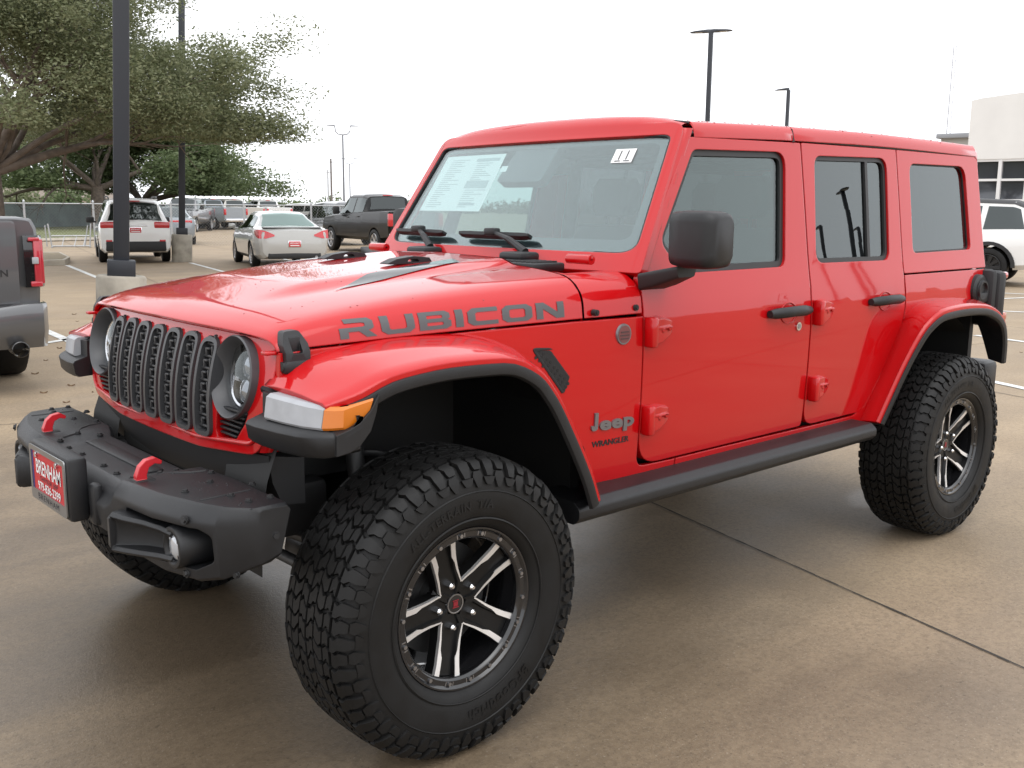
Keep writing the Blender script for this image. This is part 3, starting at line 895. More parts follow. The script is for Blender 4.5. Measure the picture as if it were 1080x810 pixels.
# -- grille
def xg(y, z): return .476-.10*y*y-.85*max(0., z-.95)**2
go = rpoly([(-.612, .878, .085), (-.30, .853, .05), (.30, .853, .05), (.612, .878, .085), (.655, 1.02), (.655, 1.203, .075), (.30, 1.214), (0, 1.216), (-.30, 1.214), (-.655, 1.203, .075), (-.655, 1.02)], 6)
slots = []
for k in range(7):
    c = (k-3)*.1115; top = 1.178 if k not in (0, 6) else 1.172; bot = .893
    slots.append((c, rpoly([(c-.047, bot, .03), (c+.047, bot, .03), (c+.047, top, .04), (c-.047, top, .04)], 5)))
HLY, HLZ, HLR = .478, 1.074, .1135
holes = []
for c, sl in slots: holes.append(inset(sl, .004))
ribs = {}
for s in SG:
    # lamp circle plus the ribbed corner below it, as one opening
    pts = []
    for k in range(40):
        a = 2*math.pi*k/40; pts.append((HLY*s+HLR*.985*math.cos(a), HLZ+HLR*.985*math.sin(a)))
    if s == 1: hole = [p for k, p in enumerate(pts) if not (24 <= k <= 34)]; i0 = 24; ins = [(.405, .990), (.397, .915), (.405, .898), (.50, .906), (.545, .955), (.560, .985)]
    else: hole = [p for k, p in enumerate(pts) if not (26 <= k <= 36)]; i0 = 26; ins = [(-.560, .985), (-.545, .955), (-.50, .906), (-.405, .898), (-.397, .915), (-.405, .990)]
    holes.append(hole[:i0]+ins+hole[i0:])
m = MB()
gf = lambda d: (lambda u, v: (xg(u, v)+d, u, v))
sheet(m, go, holes, gf(0), gf(-.05), [k*.06 for k in range(-10, 11)], [.92, .99, 1.04, 1.09, 1.14, 1.18])
# side returns of the shell back to the fender
for s in SG:
    rings = []
    for z in (.885, .93, 1.0, 1.06, 1.11, 1.158):
        y = .655 if z > .98 else lerp(.618, .655, (z-.885)/.095)
        x = xg(y, z)
        rings.append([Vector((x-.002, (y-.016)*s, z)), Vector((x-.012, (y-.003)*s, z)), Vector((x-.03, (y+.002)*s, z)), Vector((x-.12, (y+.006)*s, z))])
    m.loft(rings, closed=False)
    m.box((.40, .645*s, 1.159), (.075, .03, .010), .003)
grille = m.build("grille", RED, jeep, 40)
# moulding line round the lower shell
m = MB(); inn = inset(go, .030)
k0 = [p for p in inn if p[1] < 1.0]
m.tube([(xg(u, v)+.002, u, v) for u, v in k0], .006, 8); m.build("shell_moulding", RED, grille, 60)
for c, sl in slots:
    m = MB()
    # frame
    o1 = sl; i1 = inset(sl, .0125)
    sheet(m, o1, [i1], gf(.011), gf(-.03), [], [.93, .96, .99, 1.02, 1.05, 1.08, 1.11, 1.14])
    fr = m.build("grille_slot", BEZ, grille, 35)
    m = MB()
    for k in range(8):
        z = .918+k*.033
        m.box((xg(c, z)-.004, c, z), (.008, .072, .007), .002)
        m.box((xg(c, z)-.003, c-.018, z+.012), (.010, .007, .024), .002)
        m.box((xg(c, z)-.003, c-.008, z+.022), (.010, .022, .006), .002)
        m.box((xg(c, z)-.003, c+.020, z+.016), (.010, .006, .030), .002)
    m.build("grille_mesh", BEZ, fr)
for s in SG:
    T = Matrix.Translation((xg(HLY, HLZ)-.006, HLY*s, HLZ)) @ Matrix.Rotation(rad(-10), 4, 'Y') @ Matrix.Rotation(rad(-90), 4, 'Z')
    m = MB()
    # axis of the lathe is local +Y -> forwards
    m.lathe([(-.045, .0865), (-.030, .0885), (-.005, .100), (.014, .1085), (.018, .1125), (.014, .116), (-.02, .1165), (-.07, .1165)], 44, T=T)
    bz = m.build("headlight", mat("headlight bezel grey", (.062, .063, .067), .4), jeep, 40)
    T = T @ Matrix.Translation((0, .019, 0))
    m = MB(); m.lathe([(-.068, .0005), (-.068, .070)], 36, T=T, mi=0)
    m.lathe([(-.067, .070), (-.046, .074), (-.044, .080), (-.050, .087), (-.066, .089)], 36, T=T, mi=1)
    m.box((0, -.058, 0), (.150, .012, .030), .004, T=T, mi=0)
    for q in SG:
        m.lathe([(-.068, .036), (-.052, .032), (-.046, .020), (-.042, .0005)], 20, T=T @ Matrix.Translation((.002, 0, .036*q)), mi=2)
    m.build("headlight_reflector", [GLOSSK, CHROME, mat("projector lens", (.25, .27, .30), .05, .6, coat=1.)], bz, 40)
    m = MB(); m.lathe([(-.040, .088), (-.030, .070), (-.024, .040), (-.022, .0005)], 36, T=T); m.build("headlight_cover", CLEAR, bz, 60)
    m = MB()
    for k in range(6):
        z = .912+k*.0145; w0 = .402; w1 = .50+.012*k
        m.box((xg(.45, z)-.012, (w0+w1)/2*s, z), (.014, w1-w0, .007), .002)
    m.build("grille_rib", PLAS, grille)
# dark backing and radiator
m = MB(); m.box((.385, 0, 1.03), (.02, 1.16, .36)); m.box((.40, 0, 1.03), (.004, .9, .30))
m.build("radiator", UNDER, jeep)
m = MB()
rings = []
for k in range(13):
    y = -.62+1.24*k/12; x = .470-.10*y*y; e = .02*(abs(y)/.62)**2
    rings.append([(x-.012, y, .856+e), (x-.022, y, .80), (x-.05, y, .735), (x-.12, y, .725), (x-.12, y, .856)])
m.loft(rings); m.build("front_valance", PLASD, jeep, 40)

# -- fender flares
def poly_at(pts, t):
    f = [pchip([(i/(len(pts)-1), p[k]) for i, p in enumerate(pts)]) for k in range(len(pts[0]))]
    return Vector([g_(t) for g_ in f])
def flare(inner, outer, drop, s, trim, n=34, sharp=.022):
    """inner/outer: (x,y,z) lists along the arch; trim: how far the black edge hangs inside the arch"""
    red = MB(); blk = MB(); rr = []; bb = []; ax = sum(p[0] for p in outer)/len(outer)
    for i in range(n+1):
        t = i/n; a = poly_at(inner, t); c = poly_at(outer, t)
        tan = (poly_at(outer, min(1, t+.02))-poly_at(outer, max(0, t-.02))).normalized()
        # inward normal of the arch in the xz plane (towards the wheel)
        nn = Vector((tan.z, 0, -tan.x));
        ctr = Vector((drop[0], c.y, drop[1]))
        if (ctr-c).dot(nn) < 0: nn = -nn
        nn.normalize()
        up = -nn
        bow = .010
        p = []
        for q in (0, .2, .42, .64, .84):
            w = a.lerp(c, q)+up*(bow*math.sin(math.pi*min(1, q*1.05))+.016*q)
            p.append(w)
        p.append(c+up*.020+Vector((0, -.010, 0))); p.append(c+up*.012+Vector((0, -.001, 0))); p.append(c+nn*.004)
        p.append(c+nn*.006+Vector((0, -.02, 0)))
        rr.append([(v.x, v.y*s, v.z) for v in p])
        e = c+nn*.002
        b = [e+up*.002+Vector((0, -.010, 0)), e+Vector((0, .006, 0)), e+nn*.012+Vector((0, .009, 0)), e+nn*trim[0]+Vector((0, .006, 0)), e+nn*(trim[0]+.006)+Vector((0, -.004, 0)), e+nn*(trim[0]+.004)+(a-c)*.25, e+nn*(trim[0]-.002)+(a-c)*1.10, e+nn*.014+(a-c)*1.10]
        bb.append([(v.x, v.y*s, v.z) for v in b])
    red.loft(rr, closed=True); blk.loft(bb, closed=True)
    return red, blk
FI = [(.435, .640, 1.075), (.36, .645, 1.135), (.20, .655, 1.168), (.02, .675, 1.178), (-.15, .692, 1.175), (-.30, .706, 1.142), (-.41, .722, 1.06), (-.54, .742, .93), (-.64, .750, .76), (-.706, .750, .61)]
FO = [(.415, .915, 1.045), (.33, .938, 1.070), (.22, .945, 1.108), (.04, .945, 1.122), (-.14, .945, 1.116), (-.265, .945, 1.070), (-.335, .945, 1.00), (-.42, .945, .865), (-.49, .945, .735), (-.535, .940, .635)]
RI = [(-2.425, .752, .605), (-2.495, .757, .72), (-2.592, .762, .855), (-2.675, .768, .98), (-2.745, .772, 1.075), (-2.87, .772, 1.115), (-3.05, .772, 1.122), (-3.28, .772, 1.115), (-3.44, .772, 1.09), (-3.50, .785, 1.03), (-3.525, .82, .93), (-3.535, .86, .80)]
RO = [(-2.425, .862, .612), (-2.468, .875, .70), (-2.525, .892, .815), (-2.595, .912, .935), (-2.675, .930, 1.030), (-2.80, .943, 1.083), (-3.00, .945, 1.092), (-3.20, .945, 1.083), (-3.36, .945, 1.045), (-3.46, .943, .975), (-3.50, .94, .88), (-3.515, .935, .79)]
for s in SG:
    r, b = flare(FI, FO, (-.05, .5), s, (.030,))
    ff = r.build("front_fender_flare", RED, jeep, 40); b.build("flare_trim", PLAS, ff, 40)
    r, b = flare(RI, RO, (-2.95, .5), s, (.028,))
    rf = r.build("rear_fender_flare", RED, jeep, 40); b.build("flare_trim", PLAS, rf, 40)
    # lamp housing on the nose of the front flare
    m = MB()
    def H(x, y, z): return (x, y*s, z)
    def sec(y, xf, xb, zt, zb, lz=.998):
        return [H(xb, y, zt), H(xf-.052, y, zt), H(xf-.050, y, lz+.006), H(xf-.006, y, lz-.008), H(xf, y, lz-.016), H(xf-.006, y, zb+.012), H(xf-.018, y, zb), H(xb, y, zb+.004)]
    m.loft([sec(.648, .496, .40, 1.060, .932), sec(.70, .498, .38, 1.058, .930), sec(.80, .488, .34, 1.050, .928), sec(.87, .474, .30, 1.044, .928), sec(.922, .446, .34, 1.040, .930), sec(.948, .418, .34, 1.036, .936), sec(.962, .392, .35, 1.030, .946)])
    m.loft([[H(.418, .9625, .992), H(.418, .9625, .940), H(.37, .80, .932), H(.37, .80, 1.03)], [H(.380, .964, 1.002), H(.380, .964, .945), H(.36, .80, .935), H(.36, .80, 1.03)], [H(.350, .963, 1.014), H(.350, .963, .958), H(.34, .80, .95), H(.34, .80, 1.04)], [H(.318, .962, 1.040), H(.318, .962, .990), H(.31, .80, .98), H(.31, .80, 1.06)], [H(.288, .956, 1.078), H(.296, .956, 1.035), H(.28, .80, 1.03), H(.27, .80, 1.07)]])
    hs = m.build("marker_lamp_housing", PLAS, ff, 40)
    m = MB()
    def lsec(y, xf, zt, zb): return [H(xf-.09, y, zt), H(xf-.046, y, zt), H(xf-.034, y, zt-.008), H(xf-.026, y, zb+.006), H(xf-.030, y, zb), H(xf-.09, y, zb)]
    m.loft([lsec(.708, .500, 1.066, 1.000), lsec(.79, .492, 1.064, .999), lsec(.86, .478, 1.060, .998), lsec(.912, .456, 1.056, .998)])
    m.build("marker_lamp", LENSW, ff, 20)
    m = MB()
    m.loft([lsec(.914, .455, 1.056, .998), lsec(.936, .440, 1.056, 1.000), [H(.34, .90, 1.058), H(.372, .946, 1.058), H(.388, .951, 1.050), H(.392, .953, 1.008), H(.386, .951, 1.002), H(.34, .90, 1.004)], [H(.29, .90, 1.068), H(.302, .950, 1.070), H(.306, .955, 1.065), H(.322, .956, 1.028), H(.320, .952, 1.020), H(.30, .90, 1.03)]])
    m.build("turn_signal", AMBER, ff, 30)

# -- step bars
for s in SG:
    m = MB()
    pr = rpoly([(.70, .555, .01), (.87, .552, .025), (.893, .575, .015), (.893, .605, .02), (.865, .627, .015), (.70, .630, .01)], 4)
    m.loft([[(-.50, y*s, z) for y, z in pr], [(-2.34, y*s, z) for y, z in pr]])
    sb = m.build("step_bar", PLAS, jeep, 40)
    for x in (-.72, -1.45, -2.15):
        m = MB(); m.box((x, .72*s, .55), (.07, .22, .035), .006); m.build("step_bracket", UNDER, sb)

# -- underbody
m = MB()
m.box((-1.6, 0, .60), (3.6, 1.30, .04)); m.box((.02, 0, .87), (.80, .82, .28)); m.box((-1.62, 0, .75), (1.5, 1.40, .30)); m.box((-3.0, 0, .82), (.95, 1.0, .4))
m.box((-.62, 0, .85), (.04, 1.50, .55)); m.box((-.02, 0, 1.155), (.72, 1.30, .02)); m.box((-2.40, 0, .85), (.04, 1.50, .5)); m.box((-3.52, 0, .85), (.04, 1.50, .5))
for y in (.43, -.43): m.box((-1.75, y, .58), (3.4, .09, .14), .01)
m.build("underbody", UNDER, jeep, 30)
AXM = mat("axle paint", (.030, .030, .031), .45)
for ax in (0., -3.008):
    m = MB()
    m.cyl((ax, -.72, .432), (ax, .72, .432), .042, n=14)
    m.tube([(ax, .06, .432), (ax, .16, .432), (ax, .28, .432), (ax, .38, .432)], [.06, .13, .13, .06], 16)
    for s in SG:
        m.tube([(ax+.10, .62*s, .45), (ax+.10, .58*s, .62), (ax+.08, .50*s, .90)], .028, 10)     # damper
        m.box((ax, .70*s, .43), (.10, .08, .17), .02)
    if ax == 0:
        m.tube([(.20, -.66, .44), (.20, .66, .46)], .019, 10); m.tube([(.26, -.60, .50), (.24, .5, .58)], .02, 10)
        for s in SG: m.box((.33, .43*s, .66), (.36, .10, .16), .02)
    m.build("front_axle" if ax == 0 else "rear_axle", AXM, jeep, 40)
    for s in SG:
        m = MB(); pth = []
        for k in range(73):
            a = 2*math.pi*k/12; pth.append((ax+.07*math.cos(a), .52*s+.07*math.sin(a), .50+.30*k/72))
        m.tube(pth, .011, 6); m.build("coil_spring", AXM, jeep, 60)
        m = MB()   # control arm
        m.tube([(ax-.05 if ax == 0 else ax+.05, .50*s, .40), (ax-.75 if ax == 0 else ax+.75, .42*s, .53)], .027, 10); m.build("control_arm", AXM, jeep)
# inner fender liners
for ax, x0, x1, zt in ((-.05, .46, -.66, 1.10), (-2.98, -2.37, -3.60, 1.06)):
    for s in SG:
        m = MB(); rings = []
        for k in range(19):
            a = math.pi*k/18; cx = (x0+x1)/2; hx = abs(x0-x1)/2
            x = cx+hx*math.copysign(abs(math.cos(a))**.7, math.cos(a)); z = .55+(zt-.55)*abs(math.sin(a))**.7
            rings.append([(x, .40*s, z), (x, .735*s if ax < -1 or x < -.2 else .64*s, z)])
        m.loft(rings, closed=False)
        m.build("fender_liner", UNDER, jeep, 60)

# -- interior seen through the glass
m = MB()
rings = []
for y in [-.70+1.4*k/12 for k in range(13)]:
    h = .02*math.exp(-((y-.37)/.17)**2)
    rings.append([(-.90, y, 1.20), (-.93, y, 1.315), (-1.05, y, 1.325+h), (-1.20, y, 1.29+h), (-1.28, y, 1.20), (-1.26, y, 1.0)])
m.loft(rings, closed=False); m.build("dashboard", INTER, jeep, 40)
m = MB(); Tw = Matrix.Translation((-1.42, .37, 1.17)) @ Matrix.Rotation(rad(62), 4, 'Y') @ Matrix.Rotation(rad(90), 4, 'X')
m.lathe([(.014*math.sin(a), .185+.014*math.cos(a)) for a in [2*math.pi*k/8 for k in range(8)]], 32, T=Tw, closed=True)
m.box((0, 0, 0), (.36, .02, .05), .008, T=Tw); m.cyl((0, -.03, 0), (0, .03, 0), .06, T=Tw)
m.build("steering_wheel", INTER, jeep)
for sx, sy in ((-1.85, .37), (-1.85, -.37), (-2.65, .38), (-2.65, -.38)):
    m = MB()
    m.box((sx+.20, sy, .86), (.52, .50, .16), .05)
    Rr = Matrix.Rotation(rad(-14), 4, 'Y')
    m.loft([[(u, v, z) for u, v in rpoly([(cx-.06, sy-w, .04), (cx+.06, sy-w, .04), (cx+.06, sy+w, .04), (cx-.06, sy+w, .04)], 3)] for cx, w, z in ((sx-.02, .24, .90), (sx-.06, .26, 1.10), (sx-.11, .25, 1.30), (sx-.15, .20, 1.46))])
    st = m.build("seat", INTERG, jeep, 45)
    m = MB(); m.loft([[(u, v, z) for u, v in rpoly([(cx-.045, sy-w, .035), (cx+.045, sy-w, .035), (cx+.045, sy+w, .035), (cx-.045, sy+w, .035)], 3)] for cx, w, z in ((sx-.155, .10, 1.50), (sx-.16, .135, 1.54), (sx-.17, .135, 1.64), (sx-.175, .10, 1.68))])
    for q in (-.05, .05): m.cyl((sx-.155, sy+q, 1.44), (sx-.16, sy+q, 1.52), .008)
    m.build("headrest", INTERG, st, 45)
m = MB()
for s in SG:
    m.tube([(-1.10, .60*s, 1.30), (-1.28, .58*s, 1.74), (-1.95, .58*s, 1.77), (-3.2, .58*s, 1.76), (-3.40, .60*s, 1.2)], .032, 8)
    m.tube([(-1.95, .58*s, 1.77), (-1.95, .66*s, 1.2)], .035, 8)
for x in (-1.28, -1.95, -2.75): m.tube([(x, -.58, 1.765), (x, .58, 1.765)], .03, 8)
m.build("roll_bar", INTER, jeep, 60)
m = MB(); m.box((-1.20, 0, 1.70), (.03, .24, .065), .02); m.cyl((-1.16, 0, 1.74), (-1.20, 0, 1.71), .012); m.build("rear_view_mirror", INTER, jeep)

# -- front bumper
bumper_secs = [  # y, x_top_rear, x_front_top, z_top, x_front_mid, z_mid, x_front_bot, z_bot
    (0, .50, .690, .785, .745, .720, .735, .640), (.285, .50, .690, .785, .745, .720, .735, .640), (.315, .49, .700, .796, .738, .735, .722, .630), (.355, .48, .712, .806, .742, .768, .716, .612),
    (.56, .47, .690, .808, .722, .770, .700, .604), (.70, .475, .650, .808, .684, .770, .668, .607), (.762, .468, .618, .806, .646, .768, .636, .622), (.800, .462, .562, .801, .574, .763, .568, .650), (.809, .462, .545, .794, .552, .755, .548, .658)]
def lin_(k):
    xs = [q[0] for q in bumper_secs]; ys_ = [q[k] for q in bumper_secs]
    return lambda y: float(np.interp(y, xs, ys_))
fy = [lin_(k) for k in range(8)]
def bsec(y):
    a = abs(y); b = [f_(a) for f_ in fy]
    return [(b[1], y, b[3]-.012), (b[1]+.010, y, b[3]), (b[2]-.004, y, b[3]), (b[2]+.006, y, b[3]-.006), (b[4]-.003, y, b[5]+.004), (b[4], y, b[5]-.006), (b[6], y, b[7]+.008), (b[6]-.010, y, b[7]), (b[1]+.03, y, b[7]+.015)]
m = MB()
ys = sorted(set([q[0]*s_ for q in bumper_secs for s_ in SG]+[.46, -.46, .64, -.64, .18, -.18, .09, -.09]))
m.loft([bsec(y) for y in ys]); bump_body = m
bumper = m.build("front_bumper", PLAS, jeep, 30)
# recess for the lamps: cut with a boolean, then darken nothing (light does that)
cut = MB()
for s in SG:
    pr = rpoly([(.42*s, .630, .015), (.70*s, .640, .02), (.752*s, .668, .02), (.752*s, .735, .02), (.72*s, .752, .02), (.42*s, .752, .015)], 4)
    cut.prism(pr, lambda u, v: (.535 if abs(u) > .6 else .60, u, v), lambda u, v: (.90, u, v))
co = cut.build("bumper_cutter", PLAS, None, 0)
md = bumper.modifiers.new("cut", 'BOOLEAN'); md.operation = 'DIFFERENCE'; md.solver = 'EXACT'; md.object = co
dg = bpy.context.evaluated_depsgraph_get()
nm = bpy.data.meshes.new_from_object(bumper.evaluated_get(dg))
bumper.modifiers.clear(); bumper.data = nm; nm.name = "front_bumper"
nm.polygons.foreach_set("use_smooth", [True]*len(nm.polygons)); nm.set_sharp_from_angle(angle=rad(30))
bpy.data.objects.remove(co)
# fog lamp pods
for s in SG:
    m = MB()
    def P(y, x, z): return (x, y*s, z)
    # wedge shell: open scoop; outer skin rings from the inner chamfer outwards
    def pod(y, xf, z0, z1, dep, r=.012):
        return [P(y, xf-dep, z1), P(y, xf-.010, z1), P(y, xf, z1-.010), P(y, xf, z1-.020), P(y, xf-.012, z1-.024), P(y, xf-dep, z1-.030), P(y, xf-dep, z0+.030), P(y, xf-.012, z0+.024), P(y, xf, z0+.020), P(y, xf, z0+.010), P(y, xf-.010, z0), P(y, xf-dep, z0)]
    def plate_(y, xf, z0, z1):
        return [P(y, xf-.05, z1), P(y, xf-.012, z1), P(y, xf, z1-.012), P(y, xf, lerp(z1, z0, .35)), P(y, xf, lerp(z1, z0, .5)), P(y, xf, lerp(z1, z0, .65)), P(y, xf, lerp(z1, z0, .65)), P(y, xf, lerp(z1, z0, .5)), P(y, xf, lerp(z1, z0, .35)), P(y, xf, z0+.012), P(y, xf-.012, z0), P(y, xf-.05, z0)]
    # solid inner nose
    nose = [[P(y, xf-.10, z1), P(y, xf-.014, z1), P(y, xf, z1-.014), P(y, xf, z0+.014), P(y, xf-.014, z0), P(y, xf-.10, z0)] for y, xf, z0, z1 in ((.352, .726, .646, .722), (.356, .738, .640, .728), (.392, .774, .633, .736), (.412, .776, .631, .739))]
    m.loft(nose)
    # upper and lower lips running out to the lamp ring
    for zz, sg in ((.739, 1), (.631, -1)):
        lip = []
        for y, xf, dz in ((.410, .774, 0), (.46, .758, .002), (.52, .732, .004), (.575, .712, .008), (.625, .703, .012)):
            z = zz-sg*dz
            lip.append([P(y, xf-.13, z), P(y, xf-.008, z), P(y, xf, z-sg*.008), P(y, xf-.006, z-sg*.018), P(y, xf-.13, z-sg*.022)])
        m.loft(lip)
    # scooped floor from the nose back to the lamp
    sc = []
    for y, x in ((.410, .764), (.44, .735), (.48, .705), (.53, .685), (.575, .680)):
        sc.append([P(y, x, .728), P(y, x-.006, .71), P(y, x-.008, .685), P(y, x-.006, .66), P(y, x, .642)])
    m.loft(sc, closed=False)
    # barrel round the lamp
    Tb = Matrix.Translation((.655, .628*s, .686)) @ Matrix.Rotation(rad(-90), 4, 'Z')
    m.lathe([(-.10, .056), (.038, .056), (.046, .053), (.047, .044), (.040, .036), (-.01, .036)], 30, T=Tb)
    pd = m.build("fog_lamp_pod", PLAS, bumper, 40)
    m = MB(); m.lathe([(.046, .0005), (.045, .015), (.041, .028), (.034, .036)], 26, T=Tb, mi=0)
    for k in range(5): m.box((-.022+.011*k, .040, 0), (.002, .003, .05), 0, T=Tb, mi=1)
    m.build("fog_lamp", [mat("fog lens", (.45, .47, .50), .1, .3, coat=1.), CHROME], bumper, 50)
# bolts along the shelf and the end plates, each one its own piece
def hexbolt(p, n, r=.0078, h=.0075):
    mb = MB(); p = Vector(p); n = Vector(n).normalized()
    mb.cyl(p-n*.002, p+n*.0025, r*1.35, n=14); mb.cyl(p+n*.0025, p+n*h, r, r*.9, n=6)
    mb.build("bumper_bolt", PLASD, bumper, 40)
for s in SG:
    for x, y in ((.548, .752), (.562, .684), (.545, .528), (.636, .576), (.49, .755), (.47, .62), (.50, .44), (.60, .33), (.665, .30), (.54, .30)):
        hexbolt((x, y*s, fy[3](y)), (0, 0, 1))
    for x, y in ((.668, .09), (.672, .20)):
        hexbolt((x, y*s, fy[3](y)), (0, 0, 1))
    hexbolt((.507, .808*s, .722), (.12, s, 0), .009); hexbolt((.690, .69*s, .772), (.9, .3*s, .2), .009); hexbolt((.678, .66*s, .622), (1, 0, 0), .009); hexbolt((.60, .775*s, .632), (.9, .4*s, 0), .008)
# raised seams of the end plates on the shelf
for s in SG:
    m = MB(); pth = [(.50, .405*s), (.54, .395*s), (.575, .37*s), (.605, .33*s), (.65, .315*s)]
    m.tube([(x, y, fy[3](abs(y))-.001) for x, y in pth], .005, 6); m.build("bumper_seam", PLASD, bumper, 40)
    m = MB(); pth = [(.50, .665*s), (.57, .668*s), (.64, .672*s)]
    m.tube([(x, y, fy[3](.67)-.001) for x, y in pth], .004, 6); m.build("bumper_seam", PLASD, bumper, 40)
m = MB(); m.box((.58, 0, .786), (.05, .50, .010), .005); m.build("winch_cover", PLAS, bumper, 40)
# tow hooks
for s in SG:
    m = MB(); hw = .011
    pr = [(.690, .792), (.650, .792), (.650, .835), (.640, .862), (.615, .874), (.590, .866), (.584, .880), (.612, .897), (.650, .890), (.676, .868), (.692, .830)]
    pr = rpoly([(.676+(p[0]-.670)*.68, .792+(p[1]-.792)*.70, .006) for p in pr], 3)
    sheet(m, pr, [], lambda u, v: (u, .385*s+hw, v), lambda u, v: (u, .385*s-hw, v)); m.box((.668, .385*s, .803), (.055, .042, .012), .004, mi=1)
    m.build("tow_hook", [HOOKR, PLASD], bumper, 35)
# plate bracket and dealer plate
PX = .800
m = MB(); m.box((PX-.032, 0, .748), (.055, .345, .185), .012); m.box((.735, .205, .71), (.03, .05, .12), .012); m.build("plate_bracket", PLAS, bumper)
m = MB()
PB = mat("plate frame steel", (.30, .30, .30), .35, .9); PR = mat("plate red", (.50, .012, .022), .4); PW = mat("plate white", (.75, .75, .75), .5); PBL = mat("plate blue", (.04, .03, .16), .5)
def pp(u, v, d): return (PX-.003+d+.0, u, .748+v)
outer = rpoly([(-.155, -.083, .01), (.155, -.083, .01), (.155, .083, .01), (-.155, .083, .01)], 3); inn = [(-.140, -.050), (.140, -.050), (.140, .068), (-.140, .068)]
sheet(m, outer, [inn], lambda u, v: pp(u, v, .004), lambda u, v: pp(u, v, 0), mi=0)
m.add([pp(u, v, .001) for u, v in [(-.142, -.055), (.142, -.055), (.142, .07), (-.142, .07)]], [(0, 1, 2, 3)], 1)
m.add([pp(u, v, .0016) for u, v in [(-.142, -.055), (-.128, -.055), (-.128, .07), (-.142, .07)]], [(0, 1, 2, 3)], 3)
text_on(m, "BRENHAM", .062, lambda u, v: pp(u*.93+.006, v+.022, .0024), .0008, .95, 2, .86)
text_on(m, "CHRYSLER  JEEP", .018, lambda u, v: pp(u+.006, v-.009, .0024), 0, 1, 4, 1.25)
text_on(m, "979-836-2399", .036, lambda u, v: pp(u+.006, v-.034, .0024), .0006, .98, 2, 1.0)
text_on(m, "BRENHAM", .026, lambda u, v: pp(u, v-.0665, .0046), 0, 1.3, 4, 1.3)
for u in (-.09, .09): m.cyl(pp(u, .060, .001), pp(u, .060, .008), .008, n=10, mi=5)
m.build("licence_plate", [PB, PR, PW, PBL, INK, CHROME], bumper, 40)

# -- wheels
TW = .318
_prof = [(.0, .4255), (.040, .4253), (.080, .4240), (.104, .4215), (.119, .4165), (.131, .407), (.140, .394), (.1465, .378), (.1515, .355), (.1545, .338)]
def prof_at(u):
    """u: arc length from the centreline; returns (w, r, normal)"""
    a = abs(u); acc = 0.
    for i in range(len(_prof)-1):
        p, q = Vector(_prof[i]), Vector(_prof[i+1]); L_ = (q-p).length
        if a <= acc+L_ or i == len(_prof)-2:
            t = (a-acc)/L_; c = p.lerp(q, t)
            def nrm(k):
                k = max(0, min(len(_prof)-2, k)); d = (Vector(_prof[k+1])-Vector(_prof[k])).normalized(); return Vector((-d.y, d.x)) if d.x > 0 and False else Vector((-d.y, d.x))*(1)
            d = (q-p).normalized(); n = Vector((-d.y, d.x))
            if n.y < 0 and n.x < 0: n = -n
            return math.copysign(c.x, u), c.y, (math.copysign(1, u)*n.x, n.y)
        acc += L_
